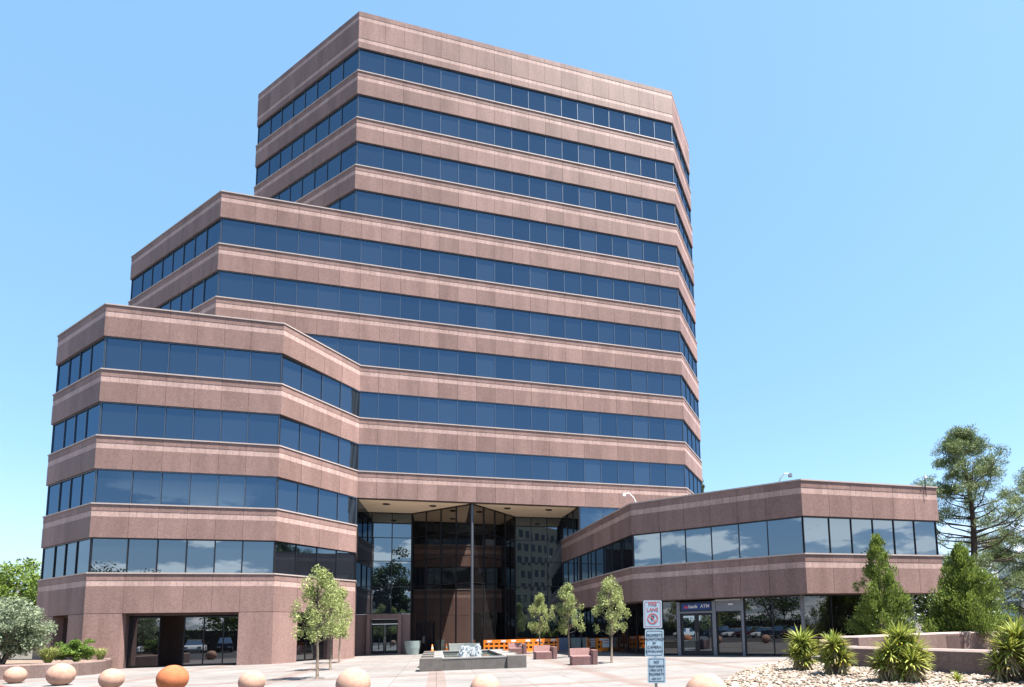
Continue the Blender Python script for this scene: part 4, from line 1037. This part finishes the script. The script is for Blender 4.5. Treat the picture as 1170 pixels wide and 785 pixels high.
# ------------------------------------------------------------------ car park and trees behind the camera (mirrored in the glass)
def car_proto(kind):
    o = empty('parked_car', (0, 0, -.132), 'x', 'car', 'cars parked behind the viewpoint')
    z0 = -.132
    if kind == 'sedan': L_, Wd, prof, cab = 4.7, 1.8, [(-2.35, .35), (-2.3, .72), (-1.5, .90), (1.25, .88), (2.2, .72), (2.35, .45), (2.3, .28), (-2.3, .25)], [(-1.45, .90), (-.75, 1.40), (.45, 1.42), (1.25, .88)]
    elif kind == 'suv': L_, Wd, prof, cab = 4.8, 1.9, [(-2.4, .42), (-2.38, .95), (-2.2, 1.08), (1.1, 1.05), (2.2, .98), (2.4, .60), (2.35, .38), (-2.35, .36)], [(-2.2, 1.08), (-2.0, 1.70), (.35, 1.74), (1.1, 1.05)]
    else: L_, Wd, prof, cab = 5.6, 1.95, [(-2.8, .50), (-2.8, 1.10), (-.7, 1.12), (.8, 1.12), (2.7, 1.08), (2.8, .65), (2.75, .42), (-2.75, .42)], [(-.7, 1.12), (-.55, 1.80), (.35, 1.82), (1.0, 1.10)]
    col = {'sedan': (.75, .76, .77), 'suv': (.09, .02, .025), 'truck': (.02, .03, .05)}[kind]
    paint = plain(kind + '_paint', col, .25, var=.02)
    def ext(pr, hw, hw_top, name, mat, par):
        mb = MB(); n = len(pr); zmx = max(p[1] for p in pr); zmn = min(p[1] for p in pr)
        wof = lambda z: hw + (hw_top - hw) * (z - zmn) / (zmx - zmn)
        vs = [(p[0], -wof(p[1]), p[1] + z0) for p in pr] + [(p[0], wof(p[1]), p[1] + z0) for p in pr]
        mb.mesh(vs, [tuple(range(n)), tuple(range(2 * n - 1, n - 1, -1))] + [(i, n + i, n + (i + 1) % n, (i + 1) % n) for i in range(n)])
        return mb.build(name, mat, par, bevel=.05 if name == 'body' else .03)
    ext(prof, Wd / 2, Wd / 2 - .05, 'body', paint, o); ext(cab, Wd / 2 - .06, Wd / 2 - .28, 'cabin_glass', GLD, o)
    rf = MB(); rf.box(((cab[1][0] + cab[2][0]) / 2, 0, cab[1][1] + z0 + .03), (cab[2][0] - cab[1][0] + .1, Wd - .52, .05)); rf.build('roof', paint, o, bevel=.02)
    for sx_ in (-1, 1):
        for xx in (-L_ * .30, L_ * .30):
            wmb = MB(); wmb.tube([(xx, sx_ * (Wd / 2 - .22), .33 + z0), (xx, sx_ * (Wd / 2 + .01), .33 + z0)], .33, 20); wo_ = wmb.build('wheel', BLACK, o)
            r_ = MB(); r_.tube([(xx, sx_ * (Wd / 2 - .01), .33 + z0), (xx, sx_ * (Wd / 2 + .02), .33 + z0)], .20, 14); r_.build('rim', STEEL, wo_)
        h_ = MB(); h_.box((L_ / 2 - .06, sx_ * (Wd / 2 - .28), .66 + z0), (.12, .36, .14)); h_.build('headlight', WHITE, o)
        h_ = MB(); h_.box((-L_ / 2 + .05, sx_ * (Wd / 2 - .25), .78 + z0), (.12, .28, .14)); h_.build('tail_light', SIGNR, o)
    return o
cp = {k: car_proto(k) for k in ('sedan', 'suv', 'truck')}
cu_ = set()
CARS = [('sedan', -44.6, 'white sedan parked behind the viewpoint at the far end of the row'), ('truck', -35.9, 'dark blue pickup truck parked behind the viewpoint next to a white sedan'), ('sedan', -33.0, 'white sedan parked between the dark pickup and the red suv'),
        ('suv', -30.1, 'dark red suv parked behind the viewpoint near the middle of the row'), ('truck', -24.3, 'dark pickup truck parked beside two empty bays'), ('suv', -21.4, 'dark red suv parked right beside a dark pickup truck'), ('sedan', -27.2, 'white sedan parked between a red suv and a dark pickup'), ('suv', -15.6, 'dark red suv parked behind the viewpoint at the near end of the row')]
for kind, x, lab in CARS:
    o = cp[kind] if kind not in cu_ else copy_tree(cp[kind]); cu_.add(kind)
    o.location = (x + .1, -6.2, -.132); o.rotation_euler.z = math.pi / 2 + (.02 if kind == 'suv' else -.015); o['label'] = lab
bt = [(-62, -10, 11, 5, L_DARK, 'dark broad tree far left beyond the car park'), (-46, -17, 9, 4.2, L_BROAD, 'mid green tree behind the white sedan in the car park'), (-36, -19, 12, 5, L_DARK, 'tall dark tree behind the pickup in the car park'),
      (-24, -17, 8, 4, L_BROAD, 'round green tree behind the empty bays of the car park'), (-12, -20, 14, 5.2, L_DARK, 'dark tree behind the near end of the car park'), (-4.5, -22, 17, 5.6, L_DARK, 'tallest broad dark tree directly behind the viewpoint'), (5, -17, 9, 4.2, L_BROAD, 'spreading green tree right behind the viewpoint'), (16, -22, 12, 5, L_DARK, 'dark tree behind the viewpoint to the right'),
      (44, 13, 9, 4.5, L_DARK, 'dark tree out of view to the right, nearest the annex'), (56, 6, 11, 5, L_DARK, 'taller dark tree out of view to the right, farther along the road'), (36, 20, 5, 3, L_BROAD, 'low spreading tree out of view to the right beyond the garden walls')]
for i, (x, y, H, rx, mt, lab) in enumerate(bt):
    broad(x, y, H, rx, 2.0, 40 + i, lab, mt, 'car_park_tree', 'tree', .5 if H > 15 else .34, 60, 200 if H > 15 else 85, -.14, 3, 'trees behind the car park')
HG = empty('clipped_hedge', (-25, -11.5, -.14), 'long dark clipped hedge behind the parked cars', 'hedge')
rng_ = np.random.RandomState(77); hn = 26000
hp = np.stack([rng_.uniform(-85, 32, hn), rng_.uniform(-12.4, -10.6, hn), rng_.uniform(0, 1, hn) ** .7 * 3.0 - .1], 1); hp[:, 2] *= 1 + .12 * np.sin(hp[:, 0] * .7) + .08 * np.sin(hp[:, 0] * 2.1)
leaves('foliage', hp, .34, L_DARK, HG, rng_, .55)
hc = MB(); hc.box((-26.5, -11.5, 1.2), (116, .9, 2.5)); hc.build('stems', BARKD, HG)
TBW = plain('dark_window', (.03, .035, .04), .3)
TB = empty('tan_building', (44, -78, -.14), 'tan eight storey office block behind the viewpoint with rows of dark windows', 'office building')
mb = MB(); mb.box((44, -78, 17), (26, 16, 34.3), -.4); mb.build('wall', plain('tan_stone', (.48, .38, .25), .8, var=.1, scale=.4), TB)
ct, st2 = math.cos(-.4), math.sin(-.4)
for fl in range(8):
    for i in range(9):
        mb = MB(); lx = -11.2 + i * 2.8
        mb.box((44 + ct * lx - st2 * 8.03, -78 + st2 * lx + ct * 8.03, 3.2 + fl * 3.9), (1.5, .12, 2.2), -.4); mb.build('window', TBW, TB)
print('objects', len(bpy.data.objects))
